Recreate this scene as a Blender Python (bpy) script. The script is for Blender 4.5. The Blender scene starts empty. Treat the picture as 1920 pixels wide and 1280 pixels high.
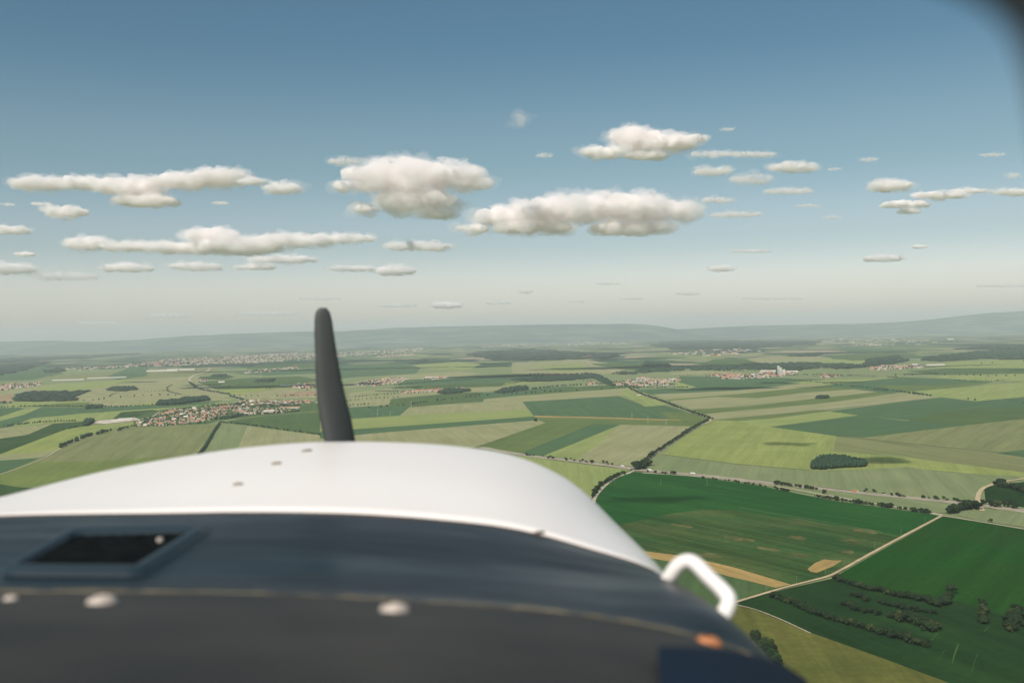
import bpy, bmesh, math, random
import numpy as np
from mathutils import Vector, Matrix, noise
from mathutils.bvhtree import BVHTree

random.seed(7)
R = math.radians
scn = bpy.context.scene
col = scn.collection

# ------------------------------------------------------------------ camera
W, H, F = 1920.0, 1280.0, 1867.0          # photo pixels, focal length in them (35 mm lens)
ALT = 420.0                               # metres above the plain
cam_d = bpy.data.cameras.new('camera')
cam_d.lens = 35.0; cam_d.sensor_width = 36.0
cam_d.clip_start = 0.02; cam_d.clip_end = 250000.0
cam_d.dof.use_dof = True; cam_d.dof.focus_distance = 3000.0; cam_d.dof.aperture_fstop = 4.6
cam = bpy.data.objects.new('camera', cam_d); col.objects.link(cam); scn.camera = cam
pitch = -math.atan(14.0 / F); roll = math.atan(0.0200)
fwd = Vector((0, math.cos(pitch), math.sin(pitch)))
up0 = Vector((0, -math.sin(pitch), math.cos(pitch)))
rt = Vector((math.cos(roll), 0, 0)) - up0 * math.sin(roll)
up = up0 * math.cos(roll) + Vector((math.sin(roll), 0, 0))
C0 = Vector((0, 0, ALT))
cam.matrix_world = Matrix(((rt.x, up.x, -fwd.x, C0.x), (rt.y, up.y, -fwd.y, C0.y), (rt.z, up.z, -fwd.z, C0.z), (0, 0, 0, 1)))

def ray(px, py):
    return fwd + rt * ((px - W / 2) / F) - up * ((py - H / 2) / F)
def un(px, py, depth):                    # point at a forward distance
    return C0 + ray(px, py) * depth
def G(px, py, z=0.0):                     # point on the plain
    d = ray(px, py)
    t = (z - ALT) / min(d.z, -0.003)
    return C0 + d * t

def ray_px(p):
    d = p - C0; return W / 2 + F * d.dot(rt) / d.dot(fwd)

# ------------------------------------------------------------------ world, sun, exposure
SUN_EL, SUN_AZ = 46.0, 210.0              # azimuth clockwise from +Y
w = bpy.data.worlds.new('World'); scn.world = w; w.use_nodes = True
nt = w.node_tree; nt.nodes.clear()
sky = nt.nodes.new('ShaderNodeTexSky'); sky.sky_type = 'NISHITA'; sky.sun_disc = False
sky.sun_elevation = R(SUN_EL); sky.sun_rotation = R(SUN_AZ)
sky.altitude = 400; sky.air_density = 1.0; sky.dust_density = 1.6; sky.ozone_density = 1.0
hs = nt.nodes.new('ShaderNodeHueSaturation'); hs.inputs['Saturation'].default_value = 0.86
tint = nt.nodes.new('ShaderNodeMix'); tint.data_type = 'RGBA'; tint.blend_type = 'MULTIPLY'
tint.inputs['Factor'].default_value = 1.0; tint.inputs[7].default_value = (1.0, 1.0, 0.92, 1)
bg = nt.nodes.new('ShaderNodeBackground'); bg.inputs['Strength'].default_value = 0.10
wo = nt.nodes.new('ShaderNodeOutputWorld')
nt.links.new(sky.outputs[0], hs.inputs['Color']); nt.links.new(hs.outputs[0], tint.inputs[6])
# the clear summer sky deepens from a creamy horizon to steel blue overhead, the same all round
wtc = nt.nodes.new('ShaderNodeTexCoord'); wsx = nt.nodes.new('ShaderNodeSeparateXYZ'); wcr = nt.nodes.new('ShaderNodeValToRGB')
nt.links.new(wtc.outputs['Generated'], wsx.inputs[0]); nt.links.new(wsx.outputs[2], wcr.inputs[0])
wcr.color_ramp.interpolation = 'EASE'
SKY = [(0.0, (1.50, 1.36, 1.46)), (.045, (1.42, 1.29, 1.37)), (.095, (.96, .98, 1.03)), (.172, (.68, .84, .86)), (.29, (.41, .68, .79)), (.6, (.44, .67, .75))]
while len(wcr.color_ramp.elements) < len(SKY): wcr.color_ramp.elements.new(.5)
for e_, (p_, c_) in zip(wcr.color_ramp.elements, SKY): e_.position = p_; e_.color = (*[x / 1.5 for x in c_], 1)
wm = nt.nodes.new('ShaderNodeMix'); wm.data_type = 'RGBA'; wm.blend_type = 'MULTIPLY'; wm.inputs['Factor'].default_value = 1.0
nt.links.new(tint.outputs[2], wm.inputs[6]); nt.links.new(wcr.outputs[0], wm.inputs[7])
wsc = nt.nodes.new('ShaderNodeVectorMath'); wsc.operation = 'SCALE'; wsc.inputs['Scale'].default_value = 1.5
nt.links.new(wm.outputs[2], wsc.inputs[0])
nt.links.new(wsc.outputs[0], bg.inputs['Color']); nt.links.new(bg.outputs[0], wo.inputs['Surface'])

sd = bpy.data.lights.new('sun', 'SUN'); sd.energy = 4.7; sd.angle = R(0.53); sd.color = (1.0, 0.905, 0.80)
so = bpy.data.objects.new('sun', sd); col.objects.link(so)
so.location = (0, 0, 3000)
sdir = Vector((math.sin(R(SUN_AZ)) * math.cos(R(SUN_EL)), math.cos(R(SUN_AZ)) * math.cos(R(SUN_EL)), math.sin(R(SUN_EL))))
so.rotation_euler = sdir.to_track_quat('Z', 'Y').to_euler()

scn.view_settings.view_transform = 'Standard'; scn.view_settings.look = 'None'
scn.view_settings.exposure = 0.0; scn.view_settings.gamma = 1.0
scn.view_settings.use_curve_mapping = False
scn.cycles.use_denoising = True
scn.cycles.volume_bounces = 48; scn.cycles.max_bounces = 56; scn.cycles.transparent_max_bounces = 16
scn.cycles.volume_max_steps = 256

# ------------------------------------------------------------------ helpers
def newmat(name):
    m = bpy.data.materials.new(name); m.use_nodes = True
    n = m.node_tree; n.nodes.clear()
    out = n.nodes.new('ShaderNodeOutputMaterial')
    return m, n, out
def nd(n, t, **kw):
    x = n.nodes.new(t)
    for k, v in kw.items(): setattr(x, k, v)
    return x
def mixrgb(n, fac, a, b, blend='MIX'):
    x = nd(n, 'ShaderNodeMix', data_type='RGBA', blend_type=blend)
    for sock, v in ((0, fac), (6, a), (7, b)):
        if isinstance(v, (int, float)): x.inputs[sock].default_value = v
        elif isinstance(v, tuple): x.inputs[sock].default_value = (*v[:3], 1)
        else: n.links.new(v, x.inputs[sock])
    return x.outputs[2]
def maprange(n, v, a, b, c, d):
    x = nd(n, 'ShaderNodeMapRange'); n.links.new(v, x.inputs[0])
    for i, q in enumerate((a, b, c, d)): x.inputs[i + 1].default_value = q
    return x.outputs[0]
def noisetex(n, vec, scale, detail=3, rough=0.55):
    x = nd(n, 'ShaderNodeTexNoise'); x.inputs['Scale'].default_value = scale
    x.inputs['Detail'].default_value = detail; x.inputs['Roughness'].default_value = rough
    n.links.new(vec, x.inputs['Vector']); return x.outputs[0]
def mapping(n, vec, scale=(1, 1, 1), rot=(0, 0, 0), loc=(0, 0, 0)):
    x = nd(n, 'ShaderNodeMapping'); x.inputs['Scale'].default_value = scale
    x.inputs['Rotation'].default_value = rot; x.inputs['Location'].default_value = loc
    n.links.new(vec, x.inputs['Vector']); return x.outputs[0]

def simple(name, c, rough=0.7, var=0.15, scale=3.0, metal=0.0, coord='Object', spec=0.5, bump=0.0):
    m, n, out = newmat(name)
    b = nd(n, 'ShaderNodeBsdfPrincipled'); b.inputs['Roughness'].default_value = rough
    b.inputs['Metallic'].default_value = metal; b.inputs['Specular IOR Level'].default_value = spec
    tc = nd(n, 'ShaderNodeTexCoord')
    f = noisetex(n, tc.outputs[coord], scale, 5)
    f2 = maprange(n, f, 0.3, 0.7, 1 - var, 1 + var)
    v = nd(n, 'ShaderNodeVectorMath', operation='SCALE'); v.inputs[0].default_value = c
    n.links.new(f2, v.inputs['Scale']); n.links.new(v.outputs[0], b.inputs['Base Color'])
    if bump:
        bp = nd(n, 'ShaderNodeBump'); bp.inputs['Strength'].default_value = bump; bp.inputs['Distance'].default_value = 0.002
        n.links.new(f, bp.inputs['Height']); n.links.new(bp.outputs[0], b.inputs['Normal'])
    n.links.new(b.outputs[0], out.inputs[0]); return m

def tag(o, label=None, cat=None, group=None, kind=None):
    if label: o['label'] = label
    if cat: o['category'] = cat
    if group: o['group'] = group
    if kind: o['kind'] = kind
    return o
def link(o, parent=None):
    col.objects.link(o)
    if parent: o.parent = parent
    return o
def empty(name, loc, rz=0.0):
    o = bpy.data.objects.new(name, None); o.empty_display_size = 0.1
    o.location = loc; o.rotation_euler = (0, 0, rz); return link(o)
def mesh(name, verts, faces, mats, parent=None, smooth=False, mi=None):
    me = bpy.data.meshes.new(name); me.from_pydata([tuple(v) for v in verts], [], faces)
    for m in (mats if isinstance(mats, (list, tuple)) else [mats]): me.materials.append(m)
    if mi is not None: me.polygons.foreach_set('material_index', mi)
    if smooth: me.polygons.foreach_set('use_smooth', [True] * len(me.polygons))
    me.update()
    return link(bpy.data.objects.new(name, me), parent)
def bm_obj(name, bm, mats, parent=None, smooth=False):
    me = bpy.data.meshes.new(name); bmesh.ops.recalc_face_normals(bm, faces=bm.faces)
    bm.to_mesh(me); bm.free()
    for m in (mats if isinstance(mats, (list, tuple)) else [mats]): me.materials.append(m)
    if smooth: me.polygons.foreach_set('use_smooth', [True] * len(me.polygons))
    return link(bpy.data.objects.new(name, me), parent)
def catmull(pts, n):
    pts = [Vector(p) for p in pts]
    P = [pts[0] * 2 - pts[1]] + pts + [pts[-1] * 2 - pts[-2]]
    dense = []
    for i in range(1, len(P) - 2):
        for k in range(12):
            t = k / 12.0; a, b, c, d = P[i - 1], P[i], P[i + 1], P[i + 2]
            dense.append(0.5 * ((2 * b) + (c - a) * t + (2 * a - 5 * b + 4 * c - d) * t * t + (3 * b - a - 3 * c + d) * t ** 3))
    dense.append(pts[-1])
    L = [0.0]
    for i in range(1, len(dense)): L.append(L[-1] + (dense[i] - dense[i - 1]).length)
    out = []; j = 0
    for k in range(n):
        s = L[-1] * k / (n - 1)
        while j < len(L) - 2 and L[j + 1] < s: j += 1
        q = (s - L[j]) / max(L[j + 1] - L[j], 1e-9)
        out.append(dense[j].lerp(dense[j + 1], min(max(q, 0), 1)))
    return out
def add_box(bm, c, s, mi=0, rz=0.0):
    m = Matrix.Translation(c) @ Matrix.Rotation(rz, 4, 'Z') @ Matrix.Diagonal((s[0], s[1], s[2], 1))
    r = bmesh.ops.create_cube(bm, size=1.0, matrix=m)
    for f in {f for v in r['verts'] for f in v.link_faces}: f.material_index = mi
def add_cyl(bm, a, b, r0, r1, seg=8, mi=0):
    a, b = Vector(a), Vector(b); d = b - a
    m = Matrix.Translation((a + b) / 2) @ d.to_track_quat('Z', 'Y').to_matrix().to_4x4()
    r = bmesh.ops.create_cone(bm, cap_ends=True, segments=seg, radius1=r0, radius2=r1, depth=d.length, matrix=m)
    for f in {f for v in r['verts'] for f in v.link_faces}: f.material_index = mi
def add_tube(bm, pts, rad, seg=12, mi=0):
    rings = []; prev = None
    for i, p in enumerate(pts):
        t = (pts[min(i + 1, len(pts) - 1)] - pts[max(i - 1, 0)]).normalized()
        if prev is None: n_ = t.orthogonal().normalized()
        else: n_ = (prev - t * prev.dot(t)).normalized()
        prev = n_; b_ = t.cross(n_)
        rr = rad[i] if isinstance(rad, (list, tuple)) else rad
        rings.append([bm.verts.new(p + (n_ * math.cos(2 * math.pi * k / seg) + b_ * math.sin(2 * math.pi * k / seg)) * rr) for k in range(seg)])
    for i in range(len(rings) - 1):
        for k in range(seg):
            f = bm.faces.new((rings[i][k], rings[i][(k + 1) % seg], rings[i + 1][(k + 1) % seg], rings[i + 1][k])); f.material_index = mi
    bm.faces.new(rings[0]); bm.faces.new(rings[-1])

# ------------------------------------------------------------------ field materials
def field_mat(name, c, c2=None, streak=0.10, patch=0.12, tram=0.10, cell=220.0):
    k = 1.06 if c[1] > .15 else (0.62 if c[0] < .03 else .95)
    c = tuple(x * k for x in c); c2 = c2 and tuple(x * k for x in c2)
    c2 = c2 or tuple(x * 0.85 for x in c)
    m, n, out = newmat(name)
    b = nd(n, 'ShaderNodeBsdfDiffuse')
    uv = nd(n, 'ShaderNodeUVMap', uv_map='rows').outputs[0]
    big = noisetex(n, uv, 1 / cell, 3, 0.55)
    colr = mixrgb(n, maprange(n, big, 0.38, 0.66, 0, 1), c, c2)
    s1 = noisetex(n, mapping(n, uv, (1 / 7.0, 1 / 260.0, 1)), 1.0, 4, 0.6)
    s2 = noisetex(n, mapping(n, uv, (1 / 34.0, 1 / 700.0, 1)), 1.0, 3, 0.5)
    fine = noisetex(n, uv, 1 / 14.0, 6, 0.72)
    a = maprange(n, s1, 0.3, 0.7, 1 - streak, 1 + streak)
    a2 = maprange(n, s2, 0.3, 0.7, 1 - streak, 1 + streak)
    a3 = maprange(n, fine, 0.25, 0.75, 1 - patch, 1 + patch)
    sep = nd(n, 'ShaderNodeSeparateXYZ'); n.links.new(uv, sep.inputs[0])
    md = nd(n, 'ShaderNodeMath', operation='PINGPONG'); n.links.new(sep.outputs[0], md.inputs[0]); md.inputs[1].default_value = 16.0
    tr = maprange(n, md.outputs[0], 0.0, 1.6, 1 - tram, 1.0)
    mul = None
    for q in (a, a2, a3, tr):
        if mul is None: mul = q; continue
        x = nd(n, 'ShaderNodeMath', operation='MULTIPLY'); n.links.new(mul, x.inputs[0]); n.links.new(q, x.inputs[1]); mul = x.outputs[0]
    v = nd(n, 'ShaderNodeVectorMath', operation='SCALE'); n.links.new(colr, v.inputs[0]); n.links.new(mul, v.inputs['Scale'])
    n.links.new(v.outputs[0], b.inputs['Color']); n.links.new(b.outputs[0], out.inputs[0])
    return m
FM = {
 'limed': field_mat('crop_lime_dark', (.150, .190, .058), (.130, .170, .055)),
 'sage':  field_mat('crop_sage', (.265, .262, .142), (.230, .240, .118), tram=.14),
 'sageg': field_mat('crop_grey_green', (.165, .205, .098), (.190, .220, .110), tram=.14),
 'olsage':field_mat('crop_olive_sage', (.185, .195, .090), (.160, .185, .080), tram=.22, streak=.13),
 'lime':  field_mat('crop_lime', (.240, .272, .088), (.200, .242, .078)),
 'limes': field_mat('crop_lime_pale', (.235, .270, .100), (.205, .255, .090)),
 'olive': field_mat('crop_olive', (.115, .155, .055), (.095, .140, .050)),
 'mid':   field_mat('crop_mid_green', (.085, .135, .050), (.070, .120, .048)),
 'teal':  field_mat('crop_blue_green', (.070, .132, .066), (.080, .142, .066)),
 'dark':  field_mat('crop_dark_green', (.040, .080, .032), (.055, .098, .038)),
 'deep':  field_mat('crop_deep_green', (.024, .120, .028), (.036, .142, .032), streak=.16),
 'deep2': field_mat('crop_rich_green', (.019, .104, .017), (.031, .098, .018), streak=.12, patch=.2, cell=320),
 'meadow':field_mat('meadow', (.022, .064, .021), (.030, .082, .024), streak=.14, patch=.2, cell=120),
 'rough': field_mat('thin_crop', (.030, .082, .024), (.070, .104, .034), streak=.28, patch=.25, tram=.1, cell=170),
 'drygr': field_mat('dry_grass', (.130, .132, .036), (.095, .108, .028), streak=.11, patch=.25, cell=110, tram=.04),
 'tan':   field_mat('stubble', (.360, .250, .095), (.300, .215, .085), streak=.16, patch=.18),
 'pink':  field_mat('bare_soil', (.300, .220, .140), (.260, .200, .120)),
 'gravel':field_mat('gravel', (.52, .46, .39), (.44, .40, .33), streak=.1, patch=.25, tram=0),
 'woodfl':field_mat('wood_floor', (.022, .040, .022), (.03, .05, .025), tram=0),
}

# ------------------------------------------------------------------ ground, far patchwork
m_ground, n, out = newmat('plain')
g = nd(n, 'ShaderNodeBsdfDiffuse'); geo = nd(n, 'ShaderNodeNewGeometry'); P = geo.outputs['Position']
wv = nd(n, 'ShaderNodeTexNoise'); wv.inputs['Scale'].default_value = 1 / 2600.0; n.links.new(P, wv.inputs['Vector'])
wsub = nd(n, 'ShaderNodeVectorMath', operation='MULTIPLY_ADD'); n.links.new(wv.outputs['Color'], wsub.inputs[0])
wsub.inputs[1].default_value = (1500, 1500, 0); n.links.new(P, wsub.inputs[2])
def patch(scale, rot, seed):
    v = nd(n, 'ShaderNodeTexVoronoi', feature='F1', distance='CHEBYCHEV')
    v.inputs['Scale'].default_value = 1.0; v.inputs['Randomness'].default_value = 0.8
    n.links.new(mapping(n, wsub.outputs[0], scale, (0, 0, rot), (seed, seed * .7, 0)), v.inputs['Vector'])
    return v.outputs['Color']
ca = patch((1 / 560, 1 / 1100, 0), .35, 3.1); cb = patch((1 / 1500, 1 / 1100, 0), -.5, 9.7)
cr = nd(n, 'ShaderNodeValToRGB'); cr.color_ramp.interpolation = 'CONSTANT'
sx = nd(n, 'ShaderNodeSeparateColor'); n.links.new(ca, sx.inputs[0]); n.links.new(sx.outputs[0], cr.inputs[0])
stops = [(0, (.21, .23, .12)), (.17, (.07, .13, .06)), (.32, (.24, .25, .14)), (.44, (.12, .17, .07)), (.55, (.05, .10, .055)),
         (.64, (.21, .25, .10)), (.74, (.28, .25, .17)), (.80, (.10, .15, .07)), (.88, (.025, .055, .035)), (.95, (.36, .28, .2))]
els = cr.color_ramp.elements
els[0].position = 0; els[0].color = (*stops[0][1], 1); els[1].position = stops[1][0]; els[1].color = (*stops[1][1], 1)
for p_, c_ in stops[2:]:
    e = els.new(p_); e.color = (*c_, 1)
sb = nd(n, 'ShaderNodeSeparateColor'); n.links.new(cb, sb.inputs[0])
wood_f = maprange(n, sb.outputs[1], .68, .69, 0, 1)
c1 = mixrgb(n, wood_f, cr.outputs[0], (.028, .055, .04))
fin = noisetex(n, mapping(n, P, (1 / 90, 1 / 90, 0)), 1.0, 6, .75)
fv = maprange(n, fin, .25, .75, .78, 1.22)
# scattered spinneys and hedges as dark flecks in the far plain
sp = noisetex(n, mapping(n, P, (1 / 900, 1 / 350, 0), (0, 0, .2)), 1.0, 7, .72)
c1 = mixrgb(n, maprange(n, sp, .565, .585, 0, .9), c1, (.03, .06, .04))
v = nd(n, 'ShaderNodeVectorMath', operation='SCALE'); n.links.new(c1, v.inputs[0]); n.links.new(fv, v.inputs['Scale'])
n.links.new(v.outputs[0], g.inputs['Color']); n.links.new(g.outputs[0], out.inputs[0])

gv, gf = [(0, 0, 0)], []
rad = [300, 800, 1500, 2500, 4000, 6000, 9000, 13000, 18000, 25000, 34000, 45000, 58000, 72000]; NS = 72
for r_ in rad:
    for k in range(NS):
        a = 2 * math.pi * k / NS; gv.append((r_ * math.sin(a), r_ * math.cos(a), 0))
for k in range(NS): gf.append((0, 1 + (k + 1) % NS, 1 + k))
for i in range(len(rad) - 1):
    for k in range(NS):
        a, b_ = 1 + i * NS + k, 1 + i * NS + (k + 1) % NS
        gf.append((a, b_, b_ + NS, a + NS))
wood_f_ = None
tag(mesh('ground', gv, gf, m_ground), kind='structure')

# ------------------------------------------------------------------ hills on the horizon
m_hill, n, out = newmat('forested_hill')
b = nd(n, 'ShaderNodeBsdfDiffuse'); geo = nd(n, 'ShaderNodeNewGeometry')
f1 = noisetex(n, mapping(n, geo.outputs['Position'], (1 / 2200, 1 / 900, 1 / 300)), 1.0, 6, .6)
cc = mixrgb(n, maprange(n, f1, .49, .55, 0, 1), (.022, .056, .050), (.11, .15, .095))
n.links.new(cc, b.inputs['Color']); n.links.new(b.outputs[0], out.inputs[0])
def hills(name, prof, d0, d1, d2, x0, x1, seed):
    NX, NY = 260, 22; vs, fs = [], []
    xs = [p[0] for p in prof]; ys = [p[1] for p in prof]
    for j in range(NY):
        s = j / (NY - 1)
        for i in range(NX):
            px = x0 + (x1 - x0) * i / (NX - 1)
            rise = float(np.interp(px, xs, ys)); d = d0 + (d2 - d0) * s
            top = ALT + rise / F * d1
            u = (d - d0) / (d1 - d0) if d < d1 else (d2 - d) / (d2 - d1)
            sh = (3 * u * u - 2 * u ** 3)
            X = (px - W / 2) / F * d; Y = d
            nn = noise.fractal(Vector((X / 5200, Y / 4000, seed)), 1.0, 2.0, 5)
            z = top * sh * (1 + 0.16 * nn * (1 - max(0, (u - .7) / .3) * .75)) - 3
            vs.append((X, Y, z))
    for j in range(NY - 1):
        for i in range(NX - 1):
            a = j * NX + i; fs.append((a, a + 1, a + NX + 1, a + NX))
    tag(mesh(name, vs, fs, m_hill, smooth=True), kind='structure')
hills('hills', [(-500, 4), (0, 5), (100, 5), (180, 2), (250, 3), (350, 9), (450, 11), (550, 12), (650, 12), (750, 16), (900, 16), (1000, 16), (1100, 16), (1180, 14),
                (1230, 10), (1290, -2), (1350, -10), (1430, -15.1), (2500, -15.1)], 44000, 52000, 64000, -500, 1500, 1.5)
hills('hills', [(900, -14.3), (1100, -10), (1200, -2), (1250, 2), (1350, 5), (1420, 7), (1500, 7), (1600, 7), (1680, 8), (1750, 12), (1800, 17), (1850, 22), (1920, 25), (2100, 26), (2500, 22)],
      47000, 55000, 66000, 900, 2500, 7.5)

# ------------------------------------------------------------------ fields
DZ = 0.01; LZ = [0.05]
def field(pts, kind, rowdir=None, name='crop_field'):
    z = LZ[0]; LZ[0] += DZ
    P3 = [G(x, y, z) for x, y in pts]
    if rowdir is None:                     # rows run along the longest side
        best = max(range(len(P3)), key=lambda i: (P3[(i + 1) % len(P3)] - P3[i]).length)
        d = (P3[(best + 1) % len(P3)] - P3[best]).normalized()
    else:
        a, b_ = G(*rowdir[0]), G(*rowdir[1]); d = (b_ - a).normalized()
    nrm = Vector((-d.y, d.x, 0))
    bm = bmesh.new()
    fc = bm.faces.new([bm.verts.new(p) for p in P3])
    if fc.normal.z < 0 or (fc.normal_update() or fc.normal.z < 0): fc.normal_flip()
    bmesh.ops.triangulate(bm, faces=bm.faces[:])
    me = bpy.data.meshes.new(name); bm.to_mesh(me); bm.free()
    uvl = me.uv_layers.new(name='rows')
    for li, lp in enumerate(me.loops):
        p = me.vertices[lp.vertex_index].co
        uvl.data[li].uv = (p.dot(nrm), p.dot(d))
    me.materials.append(FM[kind])
    o = link(bpy.data.objects.new(name, me)); o['kind'] = 'structure'
    return o

# general near ground under the fields
field([(-600, 700), (0, 690), (960, 690), (1920, 672), (2600, 660), (3600, 2600), (960, 3200), (-1600, 2600)], 'sageg')
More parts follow.
